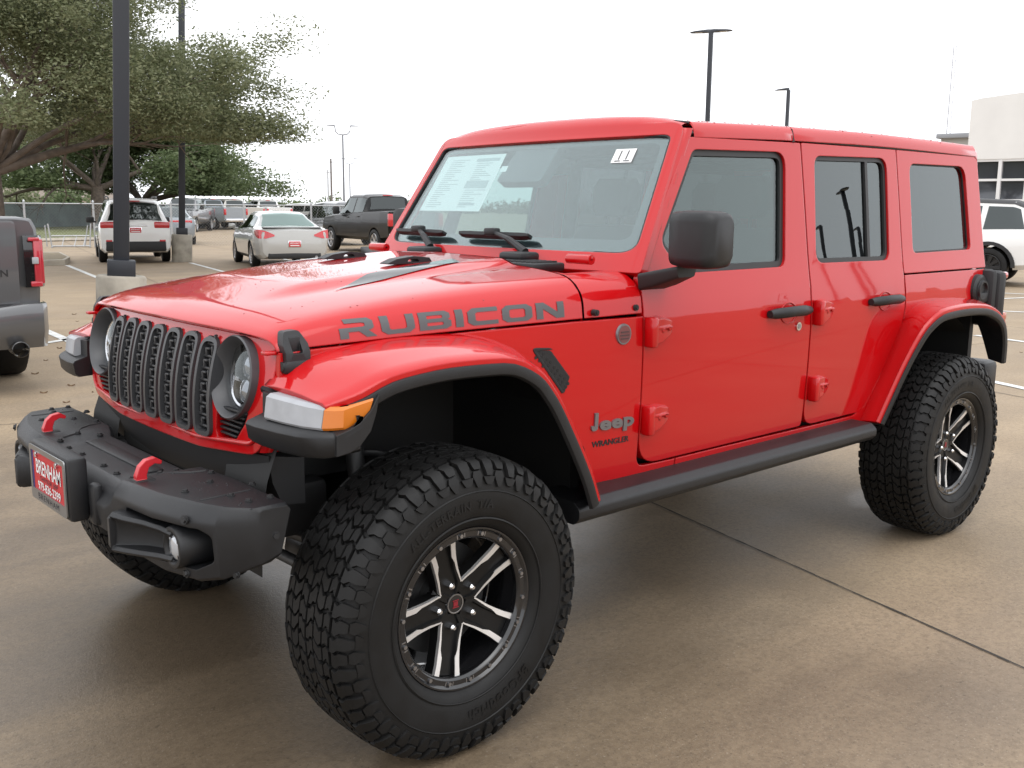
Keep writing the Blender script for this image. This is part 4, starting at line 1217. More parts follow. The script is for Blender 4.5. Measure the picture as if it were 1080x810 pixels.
def tyre_mesh():
    m = MB()
    half = [(.118, .2335), (.130, .238), (.143, .255), (.1515, .285), (.1545, .315), (.1545, .338), (.1515, .355), (.1465, .378), (.140, .394), (.131, .407), (.119, .4165), (.104, .4215), (.080, .4240), (.040, .4253)]
    prof = half+[(0, .4255)]+[(-w, r) for w, r in half[::-1]]
    m.lathe(prof, 96)
    rng = random.Random(3); N = 30; dA = 2*math.pi/N
    def blk(pts, h=.0125, cham=.002):
        """pts: (u, a0, a1) stations across the block"""
        vs = []; n = len(pts)
        for u, a0, a1 in pts:
            w, r, nn = prof_at(u)
            for a, hh in ((a0, -.003), (a0+cham*2, h), (a1-cham*2, h), (a1, -.003)):
                rr = r+nn[1]*hh; ww = w+nn[0]*hh
                vs.append((rr*math.cos(a), ww, rr*math.sin(a)))
        fs = []
        for i in range(n-1):
            for k in range(3): fs.append((i*4+k, i*4+k+1, (i+1)*4+k+1, (i+1)*4+k))
        fs.append((0, 1, 2, 3)); fs.append(((n-1)*4+3, (n-1)*4+2, (n-1)*4+1, (n-1)*4))
        m.add(vs, fs)
    for i in range(N):
        b = i*dA
        j = rng.uniform(-.02, .02)*dA
        def A(t): return b+j+t*dA
        for sg, ph in ((1, 0.), (-1, .5)):
            def U(u): return sg*u
            # interlocking, hooked middle blocks
            blk([(U(.003), A(ph+.02), A(ph+.34)), (U(.014), A(ph+.02), A(ph+.44)), (U(.022), A(ph+.14), A(ph+.60)), (U(.034), A(ph+.12), A(ph+.50))])
            blk([(U(.005), A(ph+.42), A(ph+.92)), (U(.015), A(ph+.54), A(ph+.94)), (U(.024), A(ph+.70), A(ph+1.06)), (U(.033), A(ph+.62), A(ph+1.02))])
            blk([(U(.040), A(ph+.22), A(ph+.70)), (U(.050), A(ph+.06), A(ph+.56)), (U(.060), A(ph+.00), A(ph+.42)), (U(.071), A(ph+.10), A(ph+.48))])
            blk([(U(.038), A(ph+.80), A(ph+1.14)), (U(.050), A(ph+.66), A(ph+.98)), (U(.061), A(ph+.52), A(ph+.92)), (U(.073), A(ph+.58), A(ph+1.0))])
            blk([(U(.077), A(ph+.08), A(ph+.46)), (U(.088), A(ph+.16), A(ph+.58)), (U(.099), A(ph+.10), A(ph+.42))], .012)
            blk([(U(.080), A(ph+.56), A(ph+.98)), (U(.091), A(ph+.68), A(ph+1.08)), (U(.102), A(ph+.52), A(ph+.96))], .012)
            # shoulder lugs wrap on to the sidewall, long and short in turn
            blk([(U(.106), A(ph-.02), A(ph+.42)), (U(.116), A(ph-.04), A(ph+.34)), (U(.124), A(ph+.06), A(ph+.46)), (U(.137), A(ph+.04), A(ph+.44)), (U(.150), A(ph+.06), A(ph+.40)), (U(.163), A(ph+.10), A(ph+.36))], .0135)
            blk([(U(.109), A(ph+.54), A(ph+.98)), (U(.119), A(ph+.46), A(ph+.88)), (U(.127), A(ph+.56), A(ph+.96)), (U(.138), A(ph+.56), A(ph+.92)), (U(.146), A(ph+.60), A(ph+.88))], .0115)
            blk([(U(.165), A(ph+.00), A(ph+.54)), (U(.176), A(ph+.06), A(ph+.48)), (U(.186), A(ph+.14), A(ph+.40))], .0075)
            blk([(U(.150), A(ph+.57), A(ph+.90)), (U(.162), A(ph+.50), A(ph+.96)), (U(.173), A(ph+.55), A(ph+.92)), (U(.192), A(ph+.66), A(ph+.84))], .0075)
    # flat where it meets the ground is handled by the vehicle's ride height
    # raised sidewall rings and lettering
    for sg in SG:
        m.lathe([(sg*.1540, .341), (sg*.1568, .343), (sg*.1540, .346)], 72); m.lathe([(sg*.149, .262), (sg*.1515, .264), (sg*.1495, .268)], 72)
    def arc_text(txt, size, a_mid, r0, off):
        vs, fs = text2d(txt, size, off, 1.12)
        def wpos(r):
            return .1562-.9*max(0, .300-r)*.35
        m.add([((r0+v)*math.cos(a_mid-u/r0), wpos(r0+v), (r0+v)*math.sin(a_mid-u/r0)) for u, v in vs], fs)
        m.add([((r0+v)*math.cos(a_mid-u/r0), -wpos(r0+v), (r0+v)*math.sin(a_mid-u/r0)*-1) for u, v in vs], fs)
    for k, (txt, sz) in enumerate((("ALL-TERRAIN  T/A", .034), ("BFGoodrich", .046))):
        vs, fs = text2d(txt, sz, .001, 1.1); r0 = .306
        a_mid = math.pi/2 + (-.25 if k == 0 else math.pi-.35)
        for sg in SG:
            # looking at the outer face (from +y) screen right is -x: angle increases towards the right
            m.add([((r0+v)*math.cos(a_mid+sg*u/r0), sg*(.1562), (r0+v)*math.sin(a_mid+sg*u/r0)) for u, v in vs], fs)
    return m
WD = .1285          # outer face of the clamp ring, measured from the tyre centre
def make_wheel():
    w = MB()
    # barrel and back
    w.lathe([(-.13, .222), (-.12, .212), (.02, .205), (.085, .203), (.10, .205)], 64)
    w.lathe([(-.02, .205), (-.02, .06)], 40)
    rim = w.build("wheel", GLOSSK, jeep, 40)
    t = tyre_mesh().build("tyre", RUBBER, rim, 38, recalc=False)
    # clamp ring with bolts
    w = MB(); w.lathe([(.095, .203), (.112, .2005), (.118, .2035), (.121, .208), (.121, .222), (.125, .2255), (WD, .229), (WD, .234), (.122, .2375), (.10, .237)], 72)
    br = w.build("clamp_ring", GLOSSK, rim, 30)
    for k in range(18):
        w = MB(); a = 2*math.pi*k/18+.1; c = Vector((.2155*math.cos(a), .121, .2155*math.sin(a)))
        w.cyl(c, c+Vector((0, .005, 0)), .0058, n=8); w.build("ring_bolt", STEEL, rim, 40)
    w = MB()
    for k in range(18):
        a = 2*math.pi*k/18+.1
        if k % 3:
            for da in (-.06, .06):
                c2 = Vector((.2155*math.cos(a+da), .1212, .2155*math.sin(a+da)))
                w.box(c2, (.003, .002, .012), 0, R=Matrix.Rotation(-(a+da)+math.pi/2, 3, 'Y'))
    w.build("ring_marking", STEEL, rim, 40)
    # spokes
    sp = MB(); mc = MB()
    LUG0 = rad(-2)
    for k in range(5):
        a = LUG0+2*math.pi*k/5
        er = Vector((math.cos(a), 0, math.sin(a))); et = Vector((-math.sin(a), 0, math.cos(a)))
        def Q(r, t, y): return er*r+et*t+Vector((0, y, 0))
        st = ((.030, .0217, .078), (.056, .0405, .080), (.075, .0395, .082), (.100, .0380, .086), (.140, .0390, .093), (.180, .0425, .102), (.2015, .047, .106))
        # body with a sunken middle
        rings = [[Q(r, -h, y-.045), Q(r, -h, y), Q(r, -h+.012, y), Q(r, -h+.016, y-.006-.05*(r-.03)), Q(r, h-.016, y-.006-.05*(r-.03)), Q(r, h-.012, y), Q(r, h, y), Q(r, h, y-.045)] for r, h, y in st]
        sp.loft(rings)
        # machined outer edges
        for q in SG:
            ed = []
            for r, h, y in ((.0545, .0395, .0800), (.060, .0402, .0804), (.075, .0395, .082), (.100, .0380, .086), (.128, .0386, .0905), (.150, .0398, .095), (.172, .0418, .1003), (.2005, .0468, .106)):
                wdt = lerp(.0035, .0075, max(0, (r-.058))/.07) if r < .135 else .0150
                if r > .195: wdt = .017
                ed.append([Q(r, q*(h+.0005), y-.010), Q(r, q*(h+.0005), y+.0012), Q(r, q*(h-wdt), y+.0012), Q(r, q*(h-wdt), y-.002)])
            mc.loft(ed)
    # hub
    sp.lathe([(.052, .078), (.064, .070), (.069, .060), (.069, .034), (.064, .031)], 40)
    s_ = sp.build("spokes", mat("satin black", (.005, .005, .0052), .38, spec=.35), rim, 30); mc.build("machined_edge", ALU, s_, 30)
    w = MB(); w.lathe([(.062, .0325), (.072, .0325), (.076, .030), (.077, .0005)], 32, mi=0); w.lathe([(.0762, .029), (.0775, .0285), (.0775, .026), (.0772, .025)], 32, mi=1)
    w.box((0, .0778, 0), (.016, .0012, .013), 0, mi=2); w.box((.0, .0778, .010), (.022, .0012, .003), 0, mi=2); w.box((.0, .0778, -.010), (.022, .0012, .003), 0, mi=2)
    w.build("hub_cap", [GLOSSK, STEEL, mat("cap red", (.22, .012, .02), .4)], rim, 30)
    for k in range(5):
        w = MB(); a = LUG0+2*math.pi*k/5; c = Vector((.0655*math.cos(a), 0, .0655*math.sin(a)))
        w.cyl(c+Vector((0, .066, 0)), c+Vector((0, .090, 0)), .0105, .0095, n=6); w.cyl(c+Vector((0, .090, 0)), c+Vector((0, .096, 0)), .0095, .005, n=12)
        w.build("lug_nut", CHROME, rim, 35)
    w = MB(); w.lathe([(-.015, .165), (.005, .165), (.005, .08), (.03, .075), (.03, .01)], 48)
    w.build("brake_disc", mat("brake iron", (.10, .10, .10), .45, .8), rim, 30)
    return rim
wheel = make_wheel()
TC = .9485-WD
wheel.location = (0, TC, .432)
for loc, rot in (((-3.008, TC, .432), (0, 0, 0)), ((0, -TC, .432), (0, rad(20), math.pi)), ((-3.008, -TC, .432), (0, rad(50), math.pi))):
    c = copy_tree(wheel); c.parent = jeep; c.location = loc; c.rotation_euler = rot
for o in list(COL.objects):
    if o.name.startswith("wheel.") and o.parent == jeep: pass
# ================================================================== surroundings
def ray_dir(px):
    """level direction seen in photo column px"""
    u = (px-540)/1056.758
    w = (-u*_r2.z-_f.z)/_u2.z                 # row at which the ray is level
    v = _r2*u+_u2*w+_f
    return Vector((v.x, v.y, 0)).normalized()
_axis = Vector((_f.x, _f.y, 0)).normalized()
def spot(px, d, z=0.):
    """point on level ground, d metres deep along the view axis, in the direction of photo column px"""
    v = ray_dir(px); k = d/v.dot(_axis)
    return Vector((CAM[0]+v.x*k, CAM[1]+v.y*k, z))
def ray_yaw(px): v = ray_dir(px); return math.atan2(v.y, v.x)
ROW = Vector((-.30, -.954, 0)).normalized()         # the way the parking rows point

# painted stall lines
pm = MB()
def line(p, q, w=.11):
    p = Vector(p); q = Vector(q); n = Vector((-(q-p).y, (q-p).x)).normalized()*w/2
    pm.add([(p.x-n.x, p.y-n.y, .006), (q.x-n.x, q.y-n.y, .006), (q.x+n.x, q.y+n.y, .006), (p.x+n.x, p.y+n.y, .006)], [(0, 1, 2, 3)])
line((-6.95, -23.6), (-5.90, -18.35)); line((-9.95, -23.0), (-8.95, -18.9)); line((-2.6, -9.2), (-1.1, -8.34))
line((-13.2, -24.2), (-11.9, -19.6)); line((-3.6, -24.6), (-2.6, -19.2)); line((-2.30, -11.0), (-1.9, -6.2))
for px, y0, y1 in ((1060, 308, 309), (1060, 316, 315), (1060, 327, 328), (1062, 354, 357), (1062, 399, 404)):
    d = 1.539*1057/(y0-223.8); p = spot(1040, d); q = spot(1140, 1.539*1057/(y0+(y1-y0)*4.2-224.3)); line(p, q, .10)
tag(pm.build("parking_markings", PAINT, smooth=0), kind="structure")

# grass beyond the lot
GRASS = mat("dry lawn", (.115, .125, .045), .9, noise=.35, nscale=1.3, bump=.6, bscale=40)
gm = MB(); gm.add([tuple(spot(-160, 43, .012)), tuple(spot(168, 46, .012)), tuple(spot(185, 150, .012)), tuple(spot(-200, 160, .012))], [(0, 1, 2, 3)])
tag(gm.build("grass", GRASS, smooth=0), kind="structure")
KERB = mat("kerb concrete", (.38, .34, .28), .8, noise=.2, nscale=3)
km = MB()
km.tube([spot(-160, 42.8, .05), spot(40, 41.5, .05), spot(168, 45.8, .05)], .10, 4); tag(km.build("kerb", KERB, smooth=0), kind="structure")
km = MB(); isl = [spot(20, 25, 0), spot(64, 25.6, 0), spot(70, 27.0, 0), spot(60, 29.8, 0), spot(20, 29.5, 0)]
km.prism([(p.x, p.y) for p in isl], lambda u, v: (u, v, -.02), lambda u, v: (u, v, .14)); isl_o = km.build("kerb_island", KERB, smooth=0); tag(isl_o, kind="structure")
isc = sum(isl, Vector())/5
km = MB(); km.prism([((p.x-isc.x)*.86+isc.x, (p.y-isc.y)*.86+isc.y) for p in isl], lambda u, v: (u, v, .10), lambda u, v: (u, v, .146)); tag(km.build("island_soil", mat("island soil", (.20, .16, .10), .9, noise=.3), smooth=0), kind="structure")

# ------------------------------------------------------------------ vehicles
GLASSD = glass("dark car glass", (.10, .12, .12), 1.75)
def car_paint(n, c, metal=0.): return mat(n, c, .32, metal, 1.0)
def make_tyre_wheel(r, w, rimc, root, loc, spokes=7, side_=1):
    m = MB(); hw = w/2
    m.lathe([(hw*.80, r*.66), (hw*.98, r*.72), (hw, r*.84), (hw*.86, r*.96), (hw*.6, r), (-hw*.6, r), (-hw*.9, r*.94), (-hw, r*.8), (-hw*.8, r*.6)], 32)
    t = m.build("wheel", RUBBER, root, 40); t.location = loc
    if side_ < 0: t.rotation_euler = (0, 0, math.pi)
    m = MB(); m.lathe([(hw*.84, r*.67), (hw*.90, r*.64), (hw*.80, r*.60), (hw*.2, r*.58), (hw*.15, r*.2)], 32)
    for k in range(spokes):
        a = 2*math.pi*k/spokes; er = Vector((math.cos(a), 0, math.sin(a))); et = Vector((-math.sin(a), 0, math.cos(a)))
        m.loft([[er*rr+et*q+Vector((0, y, 0)) for q, y in ((-h, hw*.4), (-h, yy), (h, yy), (h, hw*.4))] for rr, h, yy in ((r*.06, r*.09, hw*.72), (r*.35, r*.07, hw*.78), (r*.62, r*.085, hw*.84))])
    m.lathe([(hw*.80, .0005), (hw*.80, r*.12), (hw*.6, r*.13)], 16)
    m.build("rim", rimc, t, 35)
    return t
class Car:
    """body lofted through stations: (x, half width, sill z, shoulder z, half width of roof, roof z)"""
    def __init__(self, st): self.st = sorted(st); self.f = [pchip([(s[0], s[k]) for s in self.st]) for k in range(1, 6)]
    def lin(self, x, k):
        st = self.st
        if x <= st[0][0]: return st[0][k]
        for a, b in zip(st, st[1:]):
            if x <= b[0]: return lerp(a[k], b[k], (x-a[0])/(b[0]-a[0]))
        return st[-1][k]
    def half(self, x):
        w, z0, zs, wr, zr = [self.lin(x, k) for k in range(1, 6)]
        g_ = zr-zs
        return [(0, z0+.02), (w*.86, z0), (w*.97, z0+.10), (w, (z0+zs)*.5+.06), (w*.985, zs-.07), (w*.955, zs-.005), (lerp(w*.93, w*.925, min(1, g_*3)), zs+.004+.01*min(1, g_)), (lerp(w*.84, wr, min(1, g_*4)), zs+max(.006, g_*.90)), (lerp(w*.70, wr*.86, min(1, g_*4)), zs+max(.012, g_*.985)), (0, zr+.022)]
    def ring(self, x):
        h = self.half(x); return [(x, y, z) for y, z in h]+[(x, -y, z) for y, z in h[-2:0:-1]]
    def side_pt(self, x, t, off=.006, s=1):
        h = self.half(x); a, b = h[6], h[7]
        y = lerp(a[0], b[0], t); z = lerp(a[1], b[1], t)
        return (x, (y+off)*s, z+off*.2)
    def top_pt(self, x, u, off=.008):
        h = self.half(x); pts = [(0, h[9][1])]+[h[8], h[7]]; pts = [(0, h[9][1]), (h[8][0], h[8][1]), (h[7][0], h[7][1])]
        y = abs(u)*pts[2][0]
        z = lerp(pts[0][1], pts[1][1], (y/pts[1][0])**2) if y <= pts[1][0] else lerp(pts[1][1], pts[2][1], (y-pts[1][0])/max(1e-6, pts[2][0]-pts[1][0]))
        return Vector((x, math.copysign(y, u), z))
    def body(self, root, paint, arches=(), n=60, name="body"):
        xs = sorted(set([round(lerp(self.st[0][0], self.st[-1][0], i/n), 4) for i in range(n+1)]+[s[0] for s in self.st]))
        m = MB(); m.loft([self.ring(x) for x in xs]); o = m.build(name, [paint, UNDER], root, 32)
        if arches:
            c = MB()
            for ax, r in arches:
                c.cyl((ax, -1.3, r*.93), (ax, 1.3, r*.93), r*1.20, n=36)
            co = c.build("arch_cutter", UNDER, root, 0)
            md = o.modifiers.new("arch", 'BOOLEAN'); md.operation = 'DIFFERENCE'; md.solver = 'EXACT'; md.object = co
            me = bpy.data.meshes.new_from_object(o.evaluated_get(bpy.context.evaluated_depsgraph_get()))
            o.modifiers.clear(); o.data = me; me.name = name
            if len(me.materials) < 2: me.materials.append(UNDER)
            for p in me.polygons:
                cc = p.center
                for ax, r in arches:
                    if abs(math.hypot(cc.x-ax, cc.z-r*.93)-r*1.2) < .02 and abs(p.normal.y) < .4: p.material_index = 1
                p.use_smooth = True
            me.set_sharp_from_angle(angle=rad(32)); bpy.data.objects.remove(co)
        return o
    def side_windows(self, root, wins, gl=None, trim=True):
        for s in SG:
            for (xa, xb, xat, xbt) in wins:
                m = MB(); n = 8; R_ = []
                for i in range(n+1):
                    t = lerp(.06, .90, i/n); x0 = lerp(xa, xat, i/n); x1 = lerp(xb, xbt, i/n)
                    R_.append([self.side_pt(lerp(x0, x1, k/8), t, .007, s) for k in range(9)])
                m.loft(R_, closed=False); m.build("window", gl or GLASSD, root, 50)
    def top_glass(self, root, xa, xb, name="windscreen", gl=None, wd=.90):
        m = MB(); R_ = []
        for i in range(9):
            x = lerp(xa, xb, i/8); R_.append([self.top_pt(x, lerp(-wd, wd, k/12))+Vector((.006 if xb < xa else -.006, 0, .008)) for k in range(13)])
        m.loft(R_, closed=False); m.build(name, gl or GLASSD, root, 50)
def dealer_plate(root, x, z, txt="BRENHAM", w=.31, h=.16, face=-1):
    m = MB(); m.box((x, 0, z), (.012, w, h), .004, mi=0); m.box((x+face*.004, 0, z), (.010, w-.03, h-.03), .002, mi=1)
    text_on(m, txt, .062, lambda u, v: (x+face*.0095, face*u, z+.018+v), 0, .9, 2, .85)
    m.add([(x+face*.0096, face*a, z+b) for a, b in ((-.11, -.045), (.11, -.045), (.11, -.025), (-.11, -.025))], [(0, 1, 2, 3)], 2)
    m.build("licence_plate", [CHROME, PR, PW], root, 30)
def park(name, label, cat, px, d, heading, group="vehicles parked on the lot"):
    r = empty(name, spot(px, d), heading, label, cat, group); return r
def handles(root, car, xs, matr, z=None):
    for s in SG:
        for x in xs:
            h = car.half(x); m = MB(); m.box((x, (h[4][0]+.012)*s, h[4][1]-.03), (.20, .03, .03), .01); m.build("handle", matr, root)
def mirror(root, x, y, z, matr, sz=(.14, .22, .17)):
    for s in SG:
        m = MB(); m.box((x, (y+.10)*s, z), sz, .04); m.box((x+.02, y*s, z-.06), (.08, .12, .05), .015); m.build("side_mirror", matr, root)

WHITE = car_paint("white paint", (.74, .74, .73)); SILVER = car_paint("pale silver paint", (.42, .42, .405), .2); DKGREY = car_paint("dark grey paint", (.055, .057, .062), .4)
BLACKP = mat("black paint", (.005, .005, .005), .3, coat=.25, spec=.2); GRANITE = car_paint("granite grey paint", (.10, .103, .108), .25); BLUEG = car_paint("blue grey paint", (.28, .31, .34), .4); BEIGE = car_paint("light pewter paint", (.50, .48, .44), .3)
ALLOY = mat("bright alloy", (.55, .55, .56), .3, .9); BLKRIM = mat("black alloy", (.03, .03, .032), .3, .5)

# white seven-seat crossover seen from behind, just past the first lamp post
r = park("crossover", "white crossover seen from behind past the nearest black lamp post", "SUV", 136, 28.8, ray_yaw(136)+rad(3))
C1 = Car([(-2.44, .80, .40, .80, .70, .84), (-2.42, .86, .32, 1.02, .70, 1.06), (-2.38, .88, .30, 1.06, .66, 1.10), (-2.20, .90, .27, 1.08, .62, 1.56), (-1.95, .91, .27, 1.07, .64, 1.67), (-.6, .917, .25, 1.02, .68, 1.70), (.5, .915, .25, .99, .66, 1.66), (.75, .915, .25, .98, .66, 1.58), (1.35, .91, .25, .98, .70, 1.06), (1.45, .905, .25, .98, .78, 1.0), (2.1, .86, .28, .88, .74, .90), (2.38, .74, .34, .70, .62, .72), (2.42, .62, .42, .60, .5, .62)])
C1.body(r, WHITE, ((-1.45, .355), (1.45, .355)))
C1.side_windows(r, [(-2.00, -1.25, -1.98, -1.30), (-1.18, -.22, -1.20, -.24), (-.12, .95, -.14, .62)])
C1.top_glass(r, -2.375, -2.185, "rear_window", None, .93); C1.top_glass(r, 1.33, .72)
for x in (-1.45, 1.45):
    for s in SG: make_tyre_wheel(.355, .22, ALLOY, r, (x, .80*s, .355), 7, s)
for s in SG:
    m = MB(); m.box((-2.37, .66*s, 1.005), (.15, .40, .17), .035); m.build("tail_lamp", LENSR, r)
    m = MB(); m.box((-2.425, .66*s, .60), (.05, .16, .055), .015); m.build("rear_reflector", LENSR, r)
m = MB(); m.box((-2.40, 0, .455), (.12, 1.50, .27), .04); m.build("rear_bumper_skirt", PLASD, r)
m = MB(); m.box((-2.20, 0, 1.625), (.07, .30, .03), .008); m.build("brake_lamp", LENSR, r)
m = MB(); m.box((-2.16, 0, 1.665), (.22, 1.18, .035), .012); m.build("roof_spoiler", WHITE, r)
m = MB(); m.box((-2.41, 0, .985), (.05, .60, .035), .012); m.build("tailgate_trim", CHROME, r)
m = MB(); m.box((-2.40, .15, 1.16), (.02, .40, .018), .004); m.build("rear_wiper", PLASD, r)
for s in SG:
    m = MB(); m.tube([(-1.8, .60*s, 1.70), (-1.6, .62*s, 1.745), (.1, .63*s, 1.745), (.35, .62*s, 1.69)], .018, 8); m.build("roof_rail", PLASD, r)
mirror(r, .78, .93, 1.10, PLASD); handles(r, C1, (-.9, .2), WHITE); dealer_plate(r, -2.432, .875)

# silver coupe
r = park("coupe", "pale silver two-door coupe with red tail lamps and a red plate, seen from behind", "car", 290, 26.8, ray_yaw(291)+rad(10.5))
C2 = Car([(-2.42, .66, .40, .70, .6, .73), (-2.39, .78, .32, .90, .66, .93), (-2.30, .84, .27, .955, .70, .985), (-2.0, .885, .24, .985, .70, 1.015), (-1.72, .90, .23, .985, .66, 1.03), (-1.0, .91, .22, .965, .58, 1.32), (-.55, .91, .22, .95, .60, 1.38), (.1, .905, .22, .93, .60, 1.39), (.45, .90, .22, .915, .58, 1.33), (1.25, .895, .22, .90, .66, .945), (1.40, .885, .23, .89, .74, .92), (2.1, .82, .28, .76, .68, .78), (2.40, .66, .34, .60, .5, .62)])
C2.body(r, SILVER, ((-1.33, .325), (1.38, .325)))
C2.side_windows(r, [(-1.45, -.66, -.95, -.68), (-.58, .95, -.60, .42)])
GREENG = glass("green tinted glass", (.34, .48, .44), 1.7)
C2.top_glass(r, -1.70, -.98, "rear_window", GREENG, .90); C2.top_glass(r, 1.22, .44, "windscreen", GREENG)
for x in (-1.33, 1.38):
    for s in SG: make_tyre_wheel(.325, .21, ALLOY, r, (x, .79*s, .325), 6, s)
for s in SG:
    m = MB(); m.loft([[(x-.055, (y+.02)*s, z) for x, y, z in q] for q in (((-2.33, .46, .81), (-2.375, .46, .81), (-2.365, .46, .845), (-2.33, .46, .845)), ((-2.25, .66, .755), (-2.37, .66, .755), (-2.345, .66, .935), (-2.25, .66, .935)), ((-2.10, .83, .75), (-2.30, .825, .755), (-2.27, .82, .965), (-2.10, .83, .965)), ((-1.93, .872, .86), (-2.14, .872, .82), (-2.08, .872, .95), (-1.93, .872, .945)))]); m.build("tail_lamp", LENSR, r, 40)
m = MB(); m.box((-2.36, 0, .34), (.12, 1.30, .16), .04); m.build("rear_bumper_skirt", PLASD, r)
m = MB(); rr_ = []
for k in range(13):
    y = -.72+1.44*k/12; rr_.append([(-2.02, y, 1.022), (-2.30, y, 1.035), (-2.33, y, 1.018), (-2.02, y, 1.0)])
m.loft(rr_); m.build("boot_spoiler", SILVER, r)
m = MB(); m.tube([(-2.38, -.52, .30), (-2.45, -.52, .30)], .035, 12); m.build("exhaust", STEEL, r)
mirror(r, .72, .92, 1.0, SILVER, (.11, .18, .12)); handles(r, C2, (-.35,), SILVER); dealer_plate(r, -2.428, .62)

# dark grey crossover behind the fence
r = park("crossover", "dark grey crossover behind the chain-link fence, between the coupe and the black pickup", "SUV", 352, 42.0, ray_yaw(352)+rad(22))
C3 = Car([(-2.40, .78, .42, .82, .68, .86), (-2.36, .86, .32, 1.05, .70, 1.09), (-2.12, .90, .28, 1.07, .62, 1.58), (-1.85, .91, .27, 1.06, .65, 1.69), (-.5, .92, .26, 1.02, .68, 1.72), (.45, .915, .26, 1.0, .66, 1.67), (.65, .915, .26, .99, .66, 1.60), (1.30, .91, .26, .99, .70, 1.07), (1.45, .905, .27, .99, .78, 1.02), (2.1, .86, .30, .90, .74, .92), (2.38, .72, .36, .72, .6, .74)])
C3.body(r, DKGREY, ((-1.40, .36), (1.42, .36)))
C3.side_windows(r, [(-1.95, -1.22, -1.92, -1.28), (-1.15, -.20, -1.17, -.22), (-.10, .92, -.12, .56)]); C3.top_glass(r, -2.335, -2.10, "rear_window"); C3.top_glass(r, 1.28, .62)
for x in (-1.40, 1.42):
    for s in SG: make_tyre_wheel(.36, .22, ALLOY, r, (x, .80*s, .36), 5, s)
for s in SG: m = MB(); m.box((-2.30, .76*s, 1.00), (.16, .24, .26), .04); m.build("tail_lamp", LENSR, r)
mirror(r, .70, .93, 1.10, DKGREY); dealer_plate(r, -2.40, .90)

# pickups
def pickup(r, paint, bed=True, rimc=ALLOY, lamp=LENSR, gl=None):
    C4 = Car([(-2.93, .90, .55, 1.36, .80, 1.385), (-2.88, .96, .50, 1.38, .80, 1.40), (-2.3, .985, .45, 1.38, .80, 1.40), (-.94, .985, .45, 1.36, .80, 1.385), (-.90, .985, .45, 1.34, .70, 1.40), (-.82, .985, .45, 1.32, .70, 1.86), (-.5, .99, .45, 1.30, .72, 1.93), (.55, .99, .45, 1.27, .72, 1.93), (.80, .99, .45, 1.26, .70, 1.85), (1.42, .99, .45, 1.25, .76, 1.32), (1.55, .985, .45, 1.24, .84, 1.27), (2.5, .95, .48, 1.17, .82, 1.20), (2.80, .88, .52, 1.08, .76, 1.10), (2.90, .80, .60, .98, .68, 1.0)])
    b = C4.body(r, paint, ((-1.85, .41), (1.83, .41)), 80)
    C4.side_windows(r, [(-.84, -.12, -.78, -.14), (-.02, 1.18, -.04, .74)], gl); C4.top_glass(r, 1.38, .79, "windscreen", gl); C4.top_glass(r, -.895, -.828, "rear_window", gl, .88)
    for x in (-1.85, 1.83):
        for s in SG: make_tyre_wheel(.41, .27, rimc, r, (x, .86*s, .41), 6, s)
    m = MB(); m.box((-2.98, 0, .60), (.20, 1.90, .22), .05); m.build("rear_bumper", CHROME if paint is not GRANITE else paint, r)
    m = MB(); m.box((2.90, 0, .62), (.18, 1.86, .24), .06); m.build("front_bumper", CHROME if paint in (BEIGE, DKGREY) else PLASD, r)
    m = MB(); m.box((2.86, 0, .92), (.10, 1.15, .30), .04); m.build("front_grille", PLASD, r)
    for s in SG:
        m = MB(); m.box((2.80, .72*s, .98), (.14, .26, .18), .04); m.build("headlight", LENSW, r)
        m = MB(); m.box((-2.90, .88*s, 1.12), (.12, .16, .40), .03); m.build("tail_lamp", lamp, r)
    m = MB(); m.box((-.83, 0, 1.90), (.05, .34, .035), .01); m.build("brake_lamp", LENSR, r)
    mirror(r, .98, 1.0, 1.40, PLASD, (.14, .22, .26)); handles(r, C4, (-.60, .25), paint)
    return C4
r = park("pickup_truck", "black crew-cab pickup parked beside the windscreen of the red vehicle", "pickup", 398, 34.5, ray_yaw(392)+rad(24)); pickup(r, BLACKP)
r = park("pickup_truck", "light pewter pickup far behind the chain-link fence, left of the silver coupe", "pickup", 240, 68, ray_yaw(241)+rad(32)); pickup(r, BEIGE)
r = park("pickup_truck", "dark grey pickup facing the camera behind the white crossover", "pickup", 197, 60.0, ray_yaw(196)+rad(180-14)); pickup(r, DKGREY)
r = park("pickup_truck", "white pickup in the far row seen just above the roof of the silver coupe", "pickup", 278, 74.0, ray_yaw(278)+rad(22)); pickup(r, WHITE)
r = park("pickup_truck", "small dark pickup in the farthest row near the right tree trunk", "pickup", 216, 66.0, ray_yaw(216)+rad(40)); pickup(r, BLUEG)
# sedan behind the crossover
r = park("sedan", "blue-grey sedan seen from behind, to the right of the white crossover", "car", 178, 41.0, ray_yaw(178)+rad(2))
C5 = Car([(-2.40, .70, .42, .80, .6, .83), (-2.34, .84, .30, 1.0, .70, 1.03), (-1.9, .90, .25, 1.02, .70, 1.05), (-1.7, .905, .24, 1.01, .66, 1.06), (-1.0, .91, .23, .99, .58, 1.40), (-.4, .91, .23, .97, .60, 1.46), (.3, .905, .23, .95, .60, 1.44), (.55, .90, .23, .94, .58, 1.38), (1.30, .895, .23, .93, .66, .98), (2.1, .84, .28, .80, .68, .82), (2.38, .68, .34, .64, .5, .66)])
C5.body(r, BLUEG, ((-1.38, .33), (1.40, .33))); C5.side_windows(r, [(-1.40, -.50, -.95, -.52), (-.42, .98, -.44, .50)]); C5.top_glass(r, -1.68, -.99, "rear_window"); C5.top_glass(r, 1.27, .54)
for x in (-1.38, 1.40):
    for s in SG: make_tyre_wheel(.33, .21, ALLOY, r, (x, .79*s, .33), 7, s)
m = MB(); m.box((-2.34, 0, .90), (.10, 1.50, .12), .04); m.build("tail_lamp", LENSR, r)
